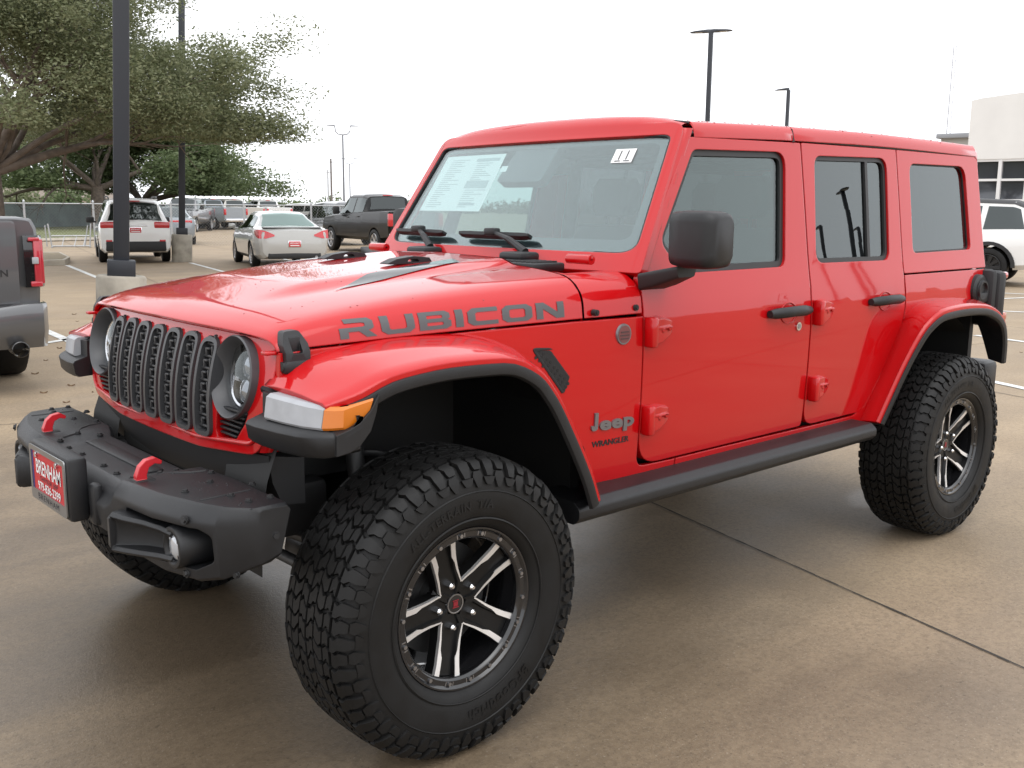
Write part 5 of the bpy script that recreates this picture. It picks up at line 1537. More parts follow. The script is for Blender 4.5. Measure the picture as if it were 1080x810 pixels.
# far row
for k, (px, d, ang, pt, lb) in enumerate(((206, 78, 25, WHITE, "white crossover in the farthest row, right of the far lamp post"), (262, 74, -30, BLUEG, "blue-grey crossover in the farthest row, behind the silver coupe"), (312, 82, 60, SILVER, "pale silver crossover in the farthest row, left of the grey crossover"))):
    r = park("crossover", lb, "SUV", px, d, ray_yaw(px)+rad(ang)); C3.body(r, pt, ((-1.40, .36), (1.42, .36)))
    C3.side_windows(r, [(-1.95, -1.22, -1.92, -1.28), (-1.15, -.20, -1.17, -.22), (-.10, .92, -.12, .56)]); C3.top_glass(r, -2.335, -2.10, "rear_window"); C3.top_glass(r, 1.28, .62)
    for x in (-1.40, 1.42):
        for s in SG: make_tyre_wheel(.36, .22, ALLOY, r, (x, .80*s, .36), 5, s)
    for s in SG: m = MB(); m.box((-2.30, .76*s, 1.00), (.16, .24, .26), .04); m.build("tail_lamp", LENSR, r)

# white SUV with black roof at the right
w0 = spot(1053, 21.6); hd = ray_yaw(1053)+rad(82); hv_ = Vector((math.cos(hd), math.sin(hd), 0))
r = empty("sport_utility", w0+hv_*1.50, hd, "white SUV with black roof and black wheels at the right edge of the photo", "SUV", "vehicles parked on the lot")
C6 = Car([(-2.46, .84, .46, .98, .72, 1.02), (-2.42, .92, .40, 1.14, .74, 1.18), (-2.15, .955, .36, 1.15, .66, 1.62), (-1.9, .96, .35, 1.14, .70, 1.74), (-.5, .97, .34, 1.10, .73, 1.80), (.5, .97, .34, 1.07, .72, 1.76), (.75, .965, .34, 1.06, .70, 1.68), (1.35, .96, .34, 1.06, .74, 1.14), (1.5, .955, .35, 1.06, .82, 1.10), (2.3, .90, .38, .98, .78, 1.0), (2.45, .78, .42, .85, .66, .87)])
C6.body(r, WHITE, ((-1.50, .40), (1.48, .40))); C6.side_windows(r, [(-2.14, -1.36, -2.02, -1.42), (-1.28, -.22, -1.30, -.24), (-.12, .98, -.14, .64)]); C6.top_glass(r, -2.40, -2.14, "rear_window"); C6.top_glass(r, 1.33, .72)
m = MB(); R_ = []
for k in range(25):
    x = lerp(-2.10, .72, k/24); R_.append([C6.top_pt(x, u)+Vector((0, .012*u, .012)) for u in [-1+2*q/12 for q in range(13)]])
m.loft(R_, closed=False); m.build("roof_panel", PLASD, r)
for x in (-1.50, 1.48):
    for s in SG:
        make_tyre_wheel(.40, .26, BLKRIM, r, (x, .83*s, .40), 10, s)
        m = MB(); rr_ = []
        for k in range(17):
            a = math.pi*k/16; rr_.append([(x+ra*math.cos(a), (.962+dy)*s, .40+ra*math.sin(a)) for ra, dy in ((.455, -.03), (.455, .012), (.525, .008), (.53, -.03))])
        m.loft(rr_); m.build("arch_moulding", PLASD, r, 40)
for s in SG: m = MB(); m.box((-2.34, .80*s, 1.06), (.22, .26, .10), .03); m.build("tail_lamp", LENSR, r)
for s in SG: m = MB(); m.box((0, .955*s, .40), (2.05, .06, .10), .02); m.build("sill_moulding", PLASD, r)
mirror(r, .80, .97, 1.18, GLOSSK); handles(r, C6, (-.95, .2), WHITE)

# granite grey pickup close by at the left edge: only its rear right corner is in the photo
hd = ray_yaw(46)+rad(13); hv_ = Vector((math.cos(hd), math.sin(hd), 0)); lf = Vector((-hv_.y, hv_.x, 0))
corner = spot(37, 8.25)
r = empty("pickup_truck", corner+hv_*2.93+lf*.97, hd, "granite grey pickup at the left edge with red bracket-shaped tail lamp and exhaust tip", "pickup", "vehicles parked on the lot")
BIGST = [(-2.93, .955, .62, 1.40, .80, 1.415), (-2.91, .98, .55, 1.415, .80, 1.43), (-2.86, .99, .50, 1.42, .80, 1.44), (-2.3, 1.0, .48, 1.42, .80, 1.44), (-.94, 1.0, .48, 1.40, .80, 1.42), (-.90, 1.0, .48, 1.38, .70, 1.44), (-.82, 1.0, .48, 1.34, .72, 1.88), (-.5, 1.0, .48, 1.32, .74, 1.97), (.55, 1.0, .48, 1.30, .74, 1.97), (.80, 1.0, .48, 1.29, .72, 1.88), (1.42, 1.0, .48, 1.28, .78, 1.35), (1.55, .995, .48, 1.27, .84, 1.30), (2.5, .96, .50, 1.20, .82, 1.23), (2.90, .82, .62, 1.0, .7, 1.02)]
CB = Car(BIGST); CB.body(r, GRANITE, ((-1.85, .42), (1.83, .42)), 80)
CB.side_windows(r, [(-.84, -.12, -.78, -.14), (-.02, 1.18, -.04, .74)]); CB.top_glass(r, 1.38, .79); CB.top_glass(r, -.895, -.828, "rear_window", None, .88)
for x in (-1.85, 1.83):
    for s in SG: make_tyre_wheel(.42, .28, ALLOY, r, (x, .87*s, .42), 6, s)
m = MB(); sheet(m, rpoly([(-.80, .74, .02), (.80, .74, .02), (.80, 1.405, .04), (-.80, 1.405, .04)], 5), [], lambda u, v: (-2.962-.012*math.sin((v-.74)/.66*3.14), u, v), lambda u, v: (-2.92, u, v), [], [.8, .9, 1.0, 1.1, 1.2, 1.3]); tgt = m.build("tailgate", GRANITE, r, 40)
m = MB(); text_on(m, "BIG HORN", .075, lambda u, v: (-2.9755, -.52-u, .985+v), .002, 1.05, 0, 1.1); m.build("tailgate_lettering", PLASD, tgt)
m = MB(); text_on(m, "RAM", .22, lambda u, v: (-2.979, -u, 1.19+v), 0, 1.05, 0, 1.3); m.build("tailgate_lettering", PLASD, tgt)
m = MB(); rr_ = []
for y, xo in ((-1.0, .22), (-.985, .06), (-.94, .0), (-.80, -.02), (-.4, -.03), (0, -.03), (.4, -.03), (.80, -.02), (.94, 0), (.985, .06), (1.0, .22)):
    e = .04 if abs(y) > .62 else 0
    rr_.append([(-2.90+xo*.5, y, .37), (-3.00+xo, y, .38), (-3.045+xo, y, .46), (-3.08+xo, y, .52), (-3.085+xo, y, .66+e), (-3.06+xo, y, .70+e), (-2.98+xo*.8, y, .705+e), (-2.90+xo*.5, y, .70)])
m.loft(rr_); m.build("rear_bumper", GRANITE, r, 35)
for s in SG:
    m = MB(); pr = [(-2.985, .845), (-2.97, .965), (-2.90, 1.005), (-2.72, 1.012), (-2.74, .99), (-2.90, .86)]
    rings = []
    for z, dx in ((.868, .012), (.88, 0), (1.0, -.004), (1.15, -.002), (1.265, .004), (1.285, .02)):
        rings.append([(x+dx, y*s, z) for x, y in pr])
    m.loft(rings); tl = m.build("tail_lamp", GLOSSK, r, 40)
    m = MB(); m.box((-2.965, .945*s, 1.075), (.06, .055, .37), .012); m.box((-2.975, .925*s, 1.255), (.05, .085, .03), .008); m.box((-2.972, .928*s, .895), (.05, .09, .045), .010); m.box((-2.94, .975*s, 1.075), (.08, .04, .36), .012); m.build("lamp_lens", mat("tail lens", (.42, .02, .035), .2, coat=1.), tl)
    m = MB(); m.box((-2.998, .925*s, 1.085), (.02, .05, .055), .006); m.build("reversing_lamp", LENSW, tl)
m = MB()
m.lathe([(-.06, .062), (.10, .066), (.105, .060), (.06, .052), (-.06, .05)], 28, T=Matrix.Translation((-3.03, -.74, .385)) @ Matrix.Rotation(rad(90), 4, 'Z')); m.build("exhaust", GLOSSK, r, 40)

# ------------------------------------------------------------------ lamp posts
POST = mat("dark bronze post", (.028, .031, .038), .45, spec=.4); PEDM = mat("post concrete", (.33, .30, .25), .85, noise=.3, nscale=5, bump=.4, bscale=40); GALVD = mat("weathered zinc", (.16, .165, .18), .6); GALV = mat("galvanised steel", (.42, .43, .44), .5, .6)
def lamp_post(px, d, label, heads=2, hgt=8.2, wd=.165, head_yaw=0., matr=POST, ped=True, arm=.0, pos=None, lean=0.):
    p = pos or spot(px, d); r = empty("lamp_post", p, ray_yaw(px)-math.pi/2+head_yaw, label, "lamp post", "lamp posts around the lot")
    z0 = .74 if ped else 0
    r.rotation_euler = (0, rad(lean), r.rotation_euler.z)        # posts are not all plumb
    if ped:
        m = MB(); m.tube([(0, 0, -.05), (0, 0, .72), (0, 0, .745)], [.27, .27, .25], 28); m.build("pedestal", PEDM, r, 40)
        m = MB(); m.box((0, 0, z0+.09), (.30, .30, .185), .012); m.build("base_cover", matr, r)
    m = MB()
    if ped: m.box((0, 0, (z0+hgt)/2+.05), (wd, wd, hgt-z0-.1), .012)
    else: m.tube([(0, 0, 0), (0, 0, hgt)], [wd*.6, wd*.4], 12)
    m.build("pole", matr, r)
    for k in range(heads):
        sg = 1 if k == 0 else -1; m = MB(); a = arm
        if arm: m.tube([(0, 0, hgt-.05), (sg*arm*.6, 0, hgt+.02), (sg*arm*.9, 0, hgt+.25), (sg*arm, 0, hgt+.75)], .05, 8); zz = hgt+.75
        else: zz = hgt
        m.loft([[(sg*(a+x), y*w_, zz+z+.10*(x*.3)) for y, z in ((-1, 0), (-1, th*.6), (-.5, th), (.5, th), (1, th*.6), (1, 0))] for x, w_, th in ((-.02, .06, .12), (.12, .10, .12), (.30, .17, .10), (.60, .17, .07), (.78, .12, .04), (.82, .05, .02))])
        h = m.build("lamp_head", matr, r, 40)
        m = MB(); m.box((sg*(a+.45), 0, zz+.02), (.34, .22, .02), .005); m.build("lamp_lens", mat("lamp glass", (.5, .52, .55), .2), h)
    return r
lamp_post(119.5, 11.4, "nearest black square lamp post on a round concrete base, left of the hood", 2, 8.4, .170, lean=3.1)
lamp_post(189, 27.6, "black lamp post beside the white crossover, its top lost among oak leaves", 2, 8.4, .170, lean=2.6)
lamp_post(742.5, 40.5, "two-headed dark lamp post rising behind the red roof", 2, 8.25, .170, rad(-12))
lamp_post(825, 57, "single-headed dark lamp post rising behind the red roof", 1, 8.0, .16, rad(180-30))
lamp_post(363, 100, "taller of the two pale curved-arm lamp posts on the horizon", 2, 8.4, .18, 0, GALVD, False, .75)
lamp_post(369.5, 168, "shorter, farther pale curved-arm lamp post on the horizon", 2, 8.4, .18, 0, GALVD, False, .75)
# posts behind the photographer's side, which the photo shows mirrored in the rear door glass
for k, (x, y, h) in enumerate(((-39.67, 21.51, 8.3), (-48.2, 28.0, 8.0), (-53.13, 28.52, 8.0))):
    lamp_post(540, 1, ("nearest", "second", "farthest")[k]+" of the lamp posts mirrored in the rear door window", 2 if k == 0 else 1, h, .17, 0, POST, True, 0., Vector((x, y, 0)))
# utility poles and radio mast
WOODP = mat("pole timber", (.16, .14, .13), .9)
for px, d, h, lb in ((350, 120, 7.0, "dark utility pole on the horizon, left of the curved-arm lamp posts"), (346.5, 150, 6.8, "thin pale utility pole beside the dark one on the horizon")):
    r = empty("utility_pole", spot(px, d), 0, lb, "utility pole"); m = MB(); m.tube([(0, 0, 0), (0, 0, h)], [.14, .10], 10); m.build("pole", WOODP if px > 348 else GALV, r)
    m = MB(); m.box((0, 0, h-.4), (.8, .08, .08), .01); m.build("crossarm", WOODP, r)
r = empty("radio_mast", spot(993, 260), 0, "thin pale lattice radio mast behind the dealership wing", "mast")
MASTM = mat("mast paint", (.30, .30, .33), .6)
m = MB(); Hm = 42
for k in range(3):
    a = 2*math.pi*k/3; m.tube([(.75*math.cos(a), .75*math.sin(a), 0), (.42*math.cos(a), .42*math.sin(a), Hm)], .07, 6)
for k in range(34):
    z = k*Hm/34; s0 = lerp(.75, .42, k/34)
    for q in range(3):
        a = 2*math.pi*q/3; b = 2*math.pi*(q+1)/3; m.tube([(s0*math.cos(a), s0*math.sin(a), z), (s0*math.cos(b), s0*math.sin(b), z+Hm/34)], .035, 4)
m.build("lattice", MASTM, r)

# ------------------------------------------------------------------ fences
FENM = mat("chain link wire", (.40, .41, .42), .5, .5)
fp = [spot(px, d, 0) for px, d in ((-30, 34.2), (25, 35.2), (98, 36.4), (180, 37.2), (257, 37.8), (328, 38.6), (395, 39.5), (460, 40.5))]
r = empty("chain_link_fence", fp[0], 0, "grey chain-link fence running behind the white crossover and the silver coupe", "fence"); o0 = fp[0]
for p in fp:
    m = MB(); q = p-o0; m.tube([q, q+Vector((0, 0, 1.62))], .036, 10); m.tube([q+Vector((0, 0, 1.62)), q+Vector((0, 0, 1.68))], [.045, .015], 10); m.build("fence_post", GALV, r)
for a_, b_ in zip(fp, fp[1:]):
    m = MB(); m.tube([a_-o0+Vector((0, 0, 1.55)), b_-o0+Vector((0, 0, 1.55))], .020, 8); m.build("top_rail", GALV, r)
    m = MB(); A = a_-o0; B = b_-o0; L_ = (B-A).length; e = (B-A)/L_
    n = int(L_/.11)
    for sg in SG:
        for k in range(-14, n+1):
            t0 = k*.11; pts = []
            u0, u1 = t0, t0+1.5
            z0, z1 = (.05, 1.53) if sg > 0 else (1.53, .05)
            c0 = max(0, u0); c1 = min(L_, u1)
            if c1 <= c0: continue
            za = lerp(z0, z1, (c0-u0)/1.5); zb = lerp(z0, z1, (c1-u0)/1.5)
            pa = A+e*c0; pb = A+e*c1; w_ = .0022
            nn = Vector((0, 0, w_)); m.add([(pa.x, pa.y, za-w_), (pb.x, pb.y, zb-w_), (pb.x, pb.y, zb+w_), (pa.x, pa.y, za+w_)], [(0, 1, 2, 3)])
    m.build("chain_mesh", FENM, r, 0)
WFM = mat("blue-grey fence boards", (.27, .335, .355), .85, noise=.22, nscale=1.2)
a_, b_ = spot(-60, 60), spot(200, 82); L_ = (b_-a_).length; e = (b_-a_)/L_; nrm_ = Vector((-e.y, e.x, 0))
r = empty("board_fence", a_, 0, "weathered blue-grey board fence across the grass at the far left", "fence"); m = MB(); rng = random.Random(5)
k = 0; u = 0.
Rz = Matrix.Rotation(math.atan2(e.y, e.x), 3, 'Z')
while u < L_:
    h = lerp(1.62, 1.50, u/L_)+rng.uniform(-.015, .015); c = e*u; m.box((c.x, c.y, h/2), (.185, .02+.006*(k % 2), h), 0, R=Rz); u += .19; k += 1
m.build("fence_boards", WFM, r, 0)
m = MB()
for z in (.35, 1.3): c0 = nrm_*.05; m.tube([c0+Vector((0, 0, z)), c0+e*L_+Vector((0, 0, z))], .04, 4)
m.build("fence_rail", WFM, r, 0)
# leaning steel rack on the lot edge
r = empty("steel_rack", spot(72, 36.0), ray_yaw(72)-math.pi/2, "low grey tubular steel rack standing in front of the fence at the left", "rack")
for x, lean in ((-.62, -.09), (.62, .07)):
    m = MB(); m.tube([(x, -.25, .04), (x, .25, .04)], .03, 8); m.tube([(x, 0, .04), (x+lean, 0, .85)], .025, 8); m.tube([(x-.16, .2, .04), (x+lean-.1, .2, .80)], .02, 8); m.build("rack_frame", GALV, r)
for z in (.06, .42):
    m = MB(); m.tube([(-.62, .0, z), (.62, .0, z)], .026, 8); m.build("rack_rail", GALV, r)
for x in (-.3, .1, .4): m = MB(); m.tube([(x, -.25, .05), (x+.1, .0, .40)], .018, 6); m.build("rack_brace", GALV, r)

# ------------------------------------------------------------------ dealership building
STUC = mat("off-white stucco", (.74, .73, .71), .85, noise=.05, nscale=.8); FRAMEW = mat("white window frame", (.72, .72, .72), .5); BGL = mat("reflective window", (.06, .065, .075), .05, .3, coat=1.); WINGM = mat("wing cladding", (.46, .45, .42), .7); ROOFM = mat("grey roof edge", (.30, .31, .33), .6)
b0 = spot(1015, 45); hd = ray_yaw(1050)+rad(90-16); bx = Vector((math.cos(hd+math.pi), math.sin(hd+math.pi), 0))   # along the facade, to the right
r = empty("dealership", b0, math.atan2(bx.y, bx.x), "off-white stucco dealership with a tall rounded front and gridded windows", "building")
m = MB()
def wall_profile(x): return 6.30+.50*math.sin(min(1, x/9)*math.pi/2)
out = [(0, 3.75), (0, 6.26)]+[(x, wall_profile(x)) for x in (.4, 1.2, 2.4, 4, 6, 9, 14)]+[(14, 3.75)]
m.prism(out, lambda u, v: (u, -.0, v), lambda u, v: (u, 9, v)); m.prism([(0, 0), (0, .5), (14, .5), (14, 0)], lambda u, v: (u, 0, v), lambda u, v: (u, 9, v)); m.box((0.16, 4.5, 2.1), (.30, 9, 3.3)); m.box((13.85, 4.5, 2.1), (.3, 9, 3.3)); m.build("wall", STUC, r, 30)
m = MB(); m.box((7, .20, 2.12), (13.4, .04, 3.24)); m.build("window_pane", BGL, r, 0)
for k in range(13): m = MB(); m.box((.30+k*1.09, .10, 2.12), (.14, .16, 3.24)); m.build("window_mullion", FRAMEW, r, 0)
for z in (.56, 2.0, 2.87, 3.70): m = MB(); m.box((7, .105, z), (13.3, .13, .10)); m.build("window_rail", FRAMEW, r, 0)
m = MB(); m.box((-1.35, 9.0, 2.5), (2.7, 9, 5.0)); wg = m.build("side_wing", WINGM, r, 0)
m = MB(); m.box((-1.40, 8.9, 5.10), (2.9, 9.4, .22), .02); m.build("roof_edge", ROOFM, wg)
r2 = empty("satellite_dish", r.location+Matrix.Rotation(math.atan2(bx.y, bx.x), 3, 'Z') @ Vector((-1.2, 5.4, 5.21)), ray_yaw(1008)+rad(150), "small grey satellite dish on the roof of the low dealership wing", "dish")
m = MB(); m.tube([(0, 0, 0), (0, 0, .55)], .03, 8); m.build("mast", GALV, r2)
m = MB(); m.lathe([(.0, .01), (.03, .2), (.10, .38), (.12, .38), (.04, .2), (.01, .0)], 24, T=Matrix.Translation((0, 0, .72)) @ Matrix.Rotation(rad(-35), 4, 'X')); m.build("reflector", GALV, r2)

# ------------------------------------------------------------------ trees
BARK = mat("oak bark", (.125, .10, .083), .95, noise=.4, nscale=6, bump=1., bscale=25)
def leaf_mat(name, a, b):
    m = bpy.data.materials.new(name); m.use_nodes = True; t = m.node_tree; bs = t.nodes["Principled BSDF"]
    oi = t.nodes.new("ShaderNodeNewGeometry"); rp = t.nodes.new("ShaderNodeMix"); rp.data_type = 'RGBA'
    rp.inputs[6].default_value = (*a, 1); rp.inputs[7].default_value = (*b, 1)
    t.links.new(oi.outputs["Random Per Island"], rp.inputs[0]); t.links.new(rp.outputs[2], bs.inputs["Base Color"])
    bs.inputs["Roughness"].default_value = .6; bs.inputs["Specular IOR Level"].default_value = .3
    tr = t.nodes.new("ShaderNodeBsdfTranslucent"); t.links.new(rp.outputs[2], tr.inputs[0])
    mx = t.nodes.new("ShaderNodeMixShader"); mx.inputs[0].default_value = .45
    out_ = t.nodes["Material Output"]; t.links.new(bs.outputs[0], mx.inputs[1]); t.links.new(tr.outputs[0], mx.inputs[2]); t.links.new(mx.outputs[0], out_.inputs[0])
    return m
LEAF1 = leaf_mat("oak leaves near", (.115, .140, .066), (.27, .285, .17)); LEAF2 = leaf_mat("oak leaves far", (.070, .102, .040), (.17, .21, .105))
def grow(rng, start, direction, length, radius, depth, out_br, tips, drop=.0, wob=.22, kids=(3, 5)):
    n = 7; pts = [Vector(start)]; d = Vector(direction).normalized(); rs = [radius]
    for i in range(n):
        d = (d+Vector((rng.gauss(0, wob), rng.gauss(0, wob), rng.gauss(0, wob*.6)-drop))*.6).normalized()
        pts.append(pts[-1]+d*length/n); rs.append(radius*(1-.72*(i+1)/n))
    out_br.append((pts, rs))
    if depth == 0:
        tips.append((pts[-1], d)); tips.append((pts[-3], d)); return
    for k in range(rng.randint(*kids)):
        t = rng.uniform(.35, 1.); i = min(n-1, int(t*n)); p = pts[i].lerp(pts[i+1], t*n-i if i < n else 1)
        ax = Vector((rng.gauss(0, 1), rng.gauss(0, 1), rng.gauss(0, .45))).normalized()
        nd = (d*.75+ax*.85+Vector((0, 0, .08))).normalized()
        grow(rng, p, nd, length*rng.uniform(.42, .62), rs[i]*.62, depth-1, out_br, tips, drop, wob, kids)
    tips.append((pts[-1], d))
def oak(px, d, label, limbs, trunk_h, trunk_r, leafs, lsize, lmat, seed, spread=.55, fork=None, depth=2, drop=.03, zmin=0., kids=(3, 5)):
    rng = random.Random(seed); base = spot(px, d); r = empty("live_oak_tree", base, 0, label, "tree", "live oaks at the left")
    br = []; tips = []
    fk = Vector(fork or (0, 0, trunk_h))
    br.append(([Vector((0, 0, -.1)), Vector((fk.x*.15, fk.y*.15, trunk_h*.3)), fk*.7, fk], [trunk_r*1.35, trunk_r*1.05, trunk_r*.95, trunk_r*.85]))
    for (dx, dy, dz, L_, rr) in limbs:
        grow(rng, fk-Vector((0, 0, .15)), (dx, dy, dz), L_, rr, depth, br, tips, drop, .22, kids)
    m = MB()
    for pts, rs in br:
        m.tube(pts, rs, 8 if rs[0] > .08 else 5)
    m.build("trunk", BARK, r, 60)
    nr = np.random.default_rng(seed); T_p = np.array([tuple(t[0]) for t in tips]); nt_ = len(T_p)
    # leaves hang in clumps round the twig ends
    clump = nr.integers(0, nt_, leafs); wts = nr.uniform(.55, 1.35, nt_)
    off = np.clip(nr.normal(0, 1, (leafs, 3)), -1.55, 1.55)*np.array([spread, spread, spread*.52])*wts[clump][:, None]
    P_ = T_p[clump]+off
    if zmin: P_[:, 2] = np.where(P_[:, 2] < zmin, zmin+np.abs(nr.normal(0, .6 if lsize < .1 else .9, leafs)), P_[:, 2])
    a = nr.normal(0, 1, (leafs, 3)); a[:, 2] *= .5; a /= np.linalg.norm(a, axis=1)[:, None]
    b = nr.normal(0, 1, (leafs, 3)); b -= (b*a).sum(1)[:, None]*a; b /= np.linalg.norm(b, axis=1)[:, None]
    sz = lsize*nr.uniform(.6, 1.4, leafs)[:, None]
    V = np.stack([P_-a*sz, P_+b*sz*.42, P_+a*sz, P_-b*sz*.42], 1).reshape(-1, 3)
    me = bpy.data.meshes.new("crown"); me.vertices.add(leafs*4); me.vertices.foreach_set("co", V.ravel().astype(np.float32))
    me.loops.add(leafs*4); me.loops.foreach_set("vertex_index", np.arange(leafs*4, dtype=np.int32))
    me.polygons.add(leafs); me.polygons.foreach_set("loop_start", np.arange(0, leafs*4, 4, dtype=np.int32))
    me.materials.append(lmat); me.update(calc_edges=True); me.validate()
    o = bpy.data.objects.new("crown", me); COL.objects.link(o); o.parent = r
    return r
# picture axes at the left of the view: right, away
def RA(px, right, away, up):
    a = ray_yaw(px); f_ = Vector((math.cos(a), math.sin(a), 0)); rt = Vector((f_.y, -f_.x, 0)); return tuple(rt*right+f_*away+Vector((0, 0, up)))
def limbs(px, L): return [(*RA(px, a, b, c), l, rr*(.72 if px == 0 else .85)) for a, b, c, l, rr in L]
oak(-6, 22.5, "nearest live oak, its long bough reaching over the white crossover", limbs(0, [(1.0, -.05, .34, 4.7, .16), (.9, -.35, .66, 4.6, .12), (.75, .5, .75, 4.5, .12), (.25, -.5, 1.0, 4.2, .14), (.35, .55, 1.15, 4.2, .14), (-.6, .1, .75, 4.4, .15), (-.2, -.75, .75, 3.8, .12), (.95, .35, .52, 4.9, .13), (.6, -.1, .95, 4.6, .11)]), 2.35, .21, 170000, .043, LEAF1, 11, .40, drop=-.02, zmin=3.0, kids=(4, 6))
oak(104, 64, "dark-trunked live oak standing behind the first lamp post and the white crossover", limbs(104, [(.9, 0, .45, 5.2, .26), (-.95, 0, .35, 5.4, .26), (.4, .5, .9, 4.6, .24), (-.5, -.4, .8, 4.8, .24), (.1, -.6, .9, 4.4, .2), (-.2, .7, .7, 4.6, .2)]), 2.6, .48, 38000, .14, LEAF2, 21, .75, zmin=2.5)
oak(150, 70, "live oak with crossing low limbs, right of the dark-trunked oak", limbs(150, [(1.0, 0, .48, 6.6, .26), (-.7, 0, .75, 4.6, .26), (.75, .5, .75, 6.0, .24), (.3, -.4, 1.05, 5.2, .24), (.95, -.35, .62, 6.2, .2), (-.1, .7, .9, 4.8, .2), (.6, -.1, .95, 5.8, .2)]), 1.7, .50, 62000, .13, LEAF2, 33, .95, zmin=2.2)
# far side: houses and tree line on the horizon
HW = mat("house wall", (.42, .36, .30), .8); HR = mat("house roof", (.22, .18, .15), .8)
for k, (px, d, w_, h, lb) in enumerate(((30, 150, 13, 2.4, "low tan house on the horizon at the far left, leftmost of three"), (55, 165, 12, 2.6, "low tan house on the horizon, middle one of three"), (82, 175, 14, 2.5, "low tan house on the horizon, nearest the first oak trunk"))):
    r = empty("house", spot(px, d), ray_yaw(px)-math.pi/2+rad(10*k-10), lb, "house", "houses on the horizon")
    m = MB(); m.box((0, 0, h/2), (w_, 8, h)); m.build("wall", HW, r, 0)
    m = MB(); m.loft([[(-w_/2-.5, -4.5, h), (-w_/2-.5, 4.5, h), (w_/2+.5, 4.5, h), (w_/2+.5, -4.5, h)], [(-w_/2+2.5, -.1, h+2.1), (-w_/2+2.5, .1, h+2.1), (w_/2-2.5, .1, h+2.1), (w_/2-2.5, -.1, h+2.1)]]); m.build("roof", HR, r, 0)
def leaf_mass(name, pts, count, lsize, lmat, seed, kind=None):
    nr = np.random.default_rng(seed); pts = np.array(pts); ci = nr.integers(0, len(pts), count)
    P_ = pts[ci][:, :3]+nr.normal(0, 1, (count, 3))*pts[ci][:, 3:4]*np.array([.5, .5, .38]); P_[:, 2] = np.abs(P_[:, 2])
    a = nr.normal(0, 1, (count, 3)); a /= np.linalg.norm(a, axis=1)[:, None]; b = nr.normal(0, 1, (count, 3)); b -= (b*a).sum(1)[:, None]*a; b /= np.linalg.norm(b, axis=1)[:, None]
    V = np.stack([P_-a*lsize, P_+b*lsize*.5, P_+a*lsize, P_-b*lsize*.5], 1).reshape(-1, 3)
    me = bpy.data.meshes.new(name); me.from_pydata(V.tolist(), [], np.arange(count*4).reshape(-1, 4).tolist()); me.materials.append(lmat)
    o = bpy.data.objects.new(name, me); COL.objects.link(o); return o
rng = random.Random(9); tp = []
for k in range(120):
    px = rng.uniform(-60, 640); d = rng.uniform(230, 300); p = spot(px, d); tp.append((p.x, p.y, rng.uniform(.3, 1.3), rng.uniform(1.6, 3.2)))
tag(leaf_mass("distant_treeline", tp, 14000, .5, LEAF2, 4), kind="stuff")
for k, (px, d, s_, lb) in enumerate(((20, 140, 2.4, "olive bush in front of the leftmost far house"), (44, 150, 2.6, "olive bush between the leftmost and the middle far house"), (72, 120, 2.3, "darker green bush near the first oak trunk"))):
    p = spot(px, d); r = empty("bush", p, 0, lb, "bush", "bushes by the far houses"); o = leaf_mass("foliage", [(rng.uniform(-1.5, 1.5), rng.uniform(-1.5, 1.5), rng.uniform(.8, 2.6), s_) for q in range(7)], 1500, .28, LEAF2 if k == 2 else LEAF1, 40+k); o.parent = r
    m = MB(); m.tube([(0, 0, 0), (0, 0, 1.4)], [.18, .1], 6); m.build("stem", BARK, r)

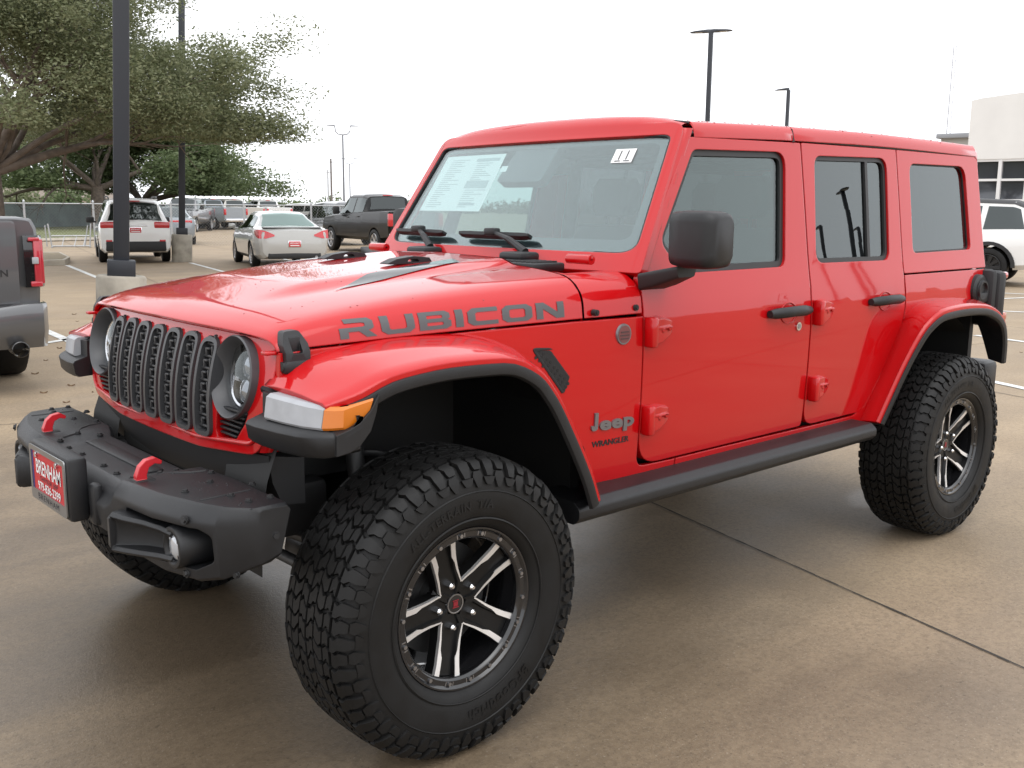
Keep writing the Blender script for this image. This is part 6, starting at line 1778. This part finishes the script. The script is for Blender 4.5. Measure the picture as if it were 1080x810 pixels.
# ------------------------------------------------------------------ small things on the ground, rain beads
LEAFD = mat("dry leaf", (.13, .075, .035), .8, noise=.4, nscale=30)
m = MB(); n = 8; top = [(.024*math.cos(2*math.pi*k/n)*(1.25 if k % 2 else .95), .012*math.sin(2*math.pi*k/n), .006+.006*math.cos(4*math.pi*k/n)) for k in range(n)]
m.add([(0, 0, .0035)]+top+[(x, y, z-.002) for x, y, z in top]+[(0, 0, .0015)], [(0, 1+k, 1+(k+1) % n) for k in range(n)]+[(2*n+1, n+1+(k+1) % n, n+1+k) for k in range(n)]+[(1+k, n+1+k, n+1+(k+1) % n, 1+(k+1) % n) for k in range(n)])
rng = random.Random(12)
lf0 = tag(m.build("fallen_leaf", LEAFD), "small dry brown leaf lying on the tan concrete", "leaf", "dry leaves scattered on the concrete")
spots_ = []
for k in range(64):
    if k < 40: x, y = spot(rng.uniform(20, 330), rng.uniform(5.5, 15)).xy
    else: x, y = spot(rng.uniform(560, 1100), rng.uniform(3.4, 11)).xy
    if -3.9 < x < 1.0 and -1.15 < y < 1.15: continue
    spots_.append((x, y))
for k, (x, y) in enumerate(spots_):
    o = lf0 if k == 0 else lf0.copy()
    if k: COL.objects.link(o)
    sc = rng.uniform(.6, 1.5); o.location = (x, y, .001); o.rotation_euler = (0, 0, rng.uniform(0, 6.28)); o.scale = (sc, sc*rng.uniform(.7, 1.3), sc)
BEAD = mat("water bead", (.006, .006, .007), .25, spec=.4)
m = MB(); rng = random.Random(4)
def bead(p, r, nrm=(0, 0, 1)):
    q = Vector(nrm).to_track_quat('Z', 'Y').to_matrix(); rg = [(1, 0), (.8, .38), (.35, .6)]
    vs = []; ns = 7
    for rr, hh in rg: vs += [Vector(p)+q @ Vector((r*rr*math.cos(6.2832*k/ns), r*rr*math.sin(6.2832*k/ns)*1.15, r*hh)) for k in range(ns)]
    vs.append(Vector(p)+q @ Vector((0, 0, r*.66)))
    m.add(vs, [(i*ns+k, i*ns+(k+1) % ns, (i+1)*ns+(k+1) % ns, (i+1)*ns+k) for i in range(2) for k in range(ns)]+[(2*ns+k, 2*ns+(k+1) % ns, 3*ns) for k in range(ns)])
for k in range(110):
    y = rng.choice((-1, 1))*rng.uniform(.30, .80); x = rng.uniform(.48, .60); bead((x, y, fy[3](abs(y))-.0005), rng.choice((.0010, .0014, .0018, .0028)))
tag(m.build("rain_beads_on_bumper", BEAD, None, 60), kind="stuff")
m = MB()
for k in range(420):
    x = rng.uniform(-3.4, -1.26); t = rng.uniform(.2, .97); p = roof_pt(x, t); bead(p, rng.uniform(.0015, .0045))
for k in range(90):
    x = rng.uniform(-.5, .40); t = rng.uniform(-.9, .99); p = hood_pt(x, t); q = hood_pt(x, t-.02); n_ = Vector((0, p.z-q.z, -(p.y-q.y))); n_ = n_ if n_.z > 0 else -n_; bead(p, rng.uniform(.0012, .0028), n_)
tag(m.build("rain_beads_on_paint", mat("water bead on paint", (.25, .008, .010), .04, coat=1.0, spec=.8), None, 60), kind="stuff")
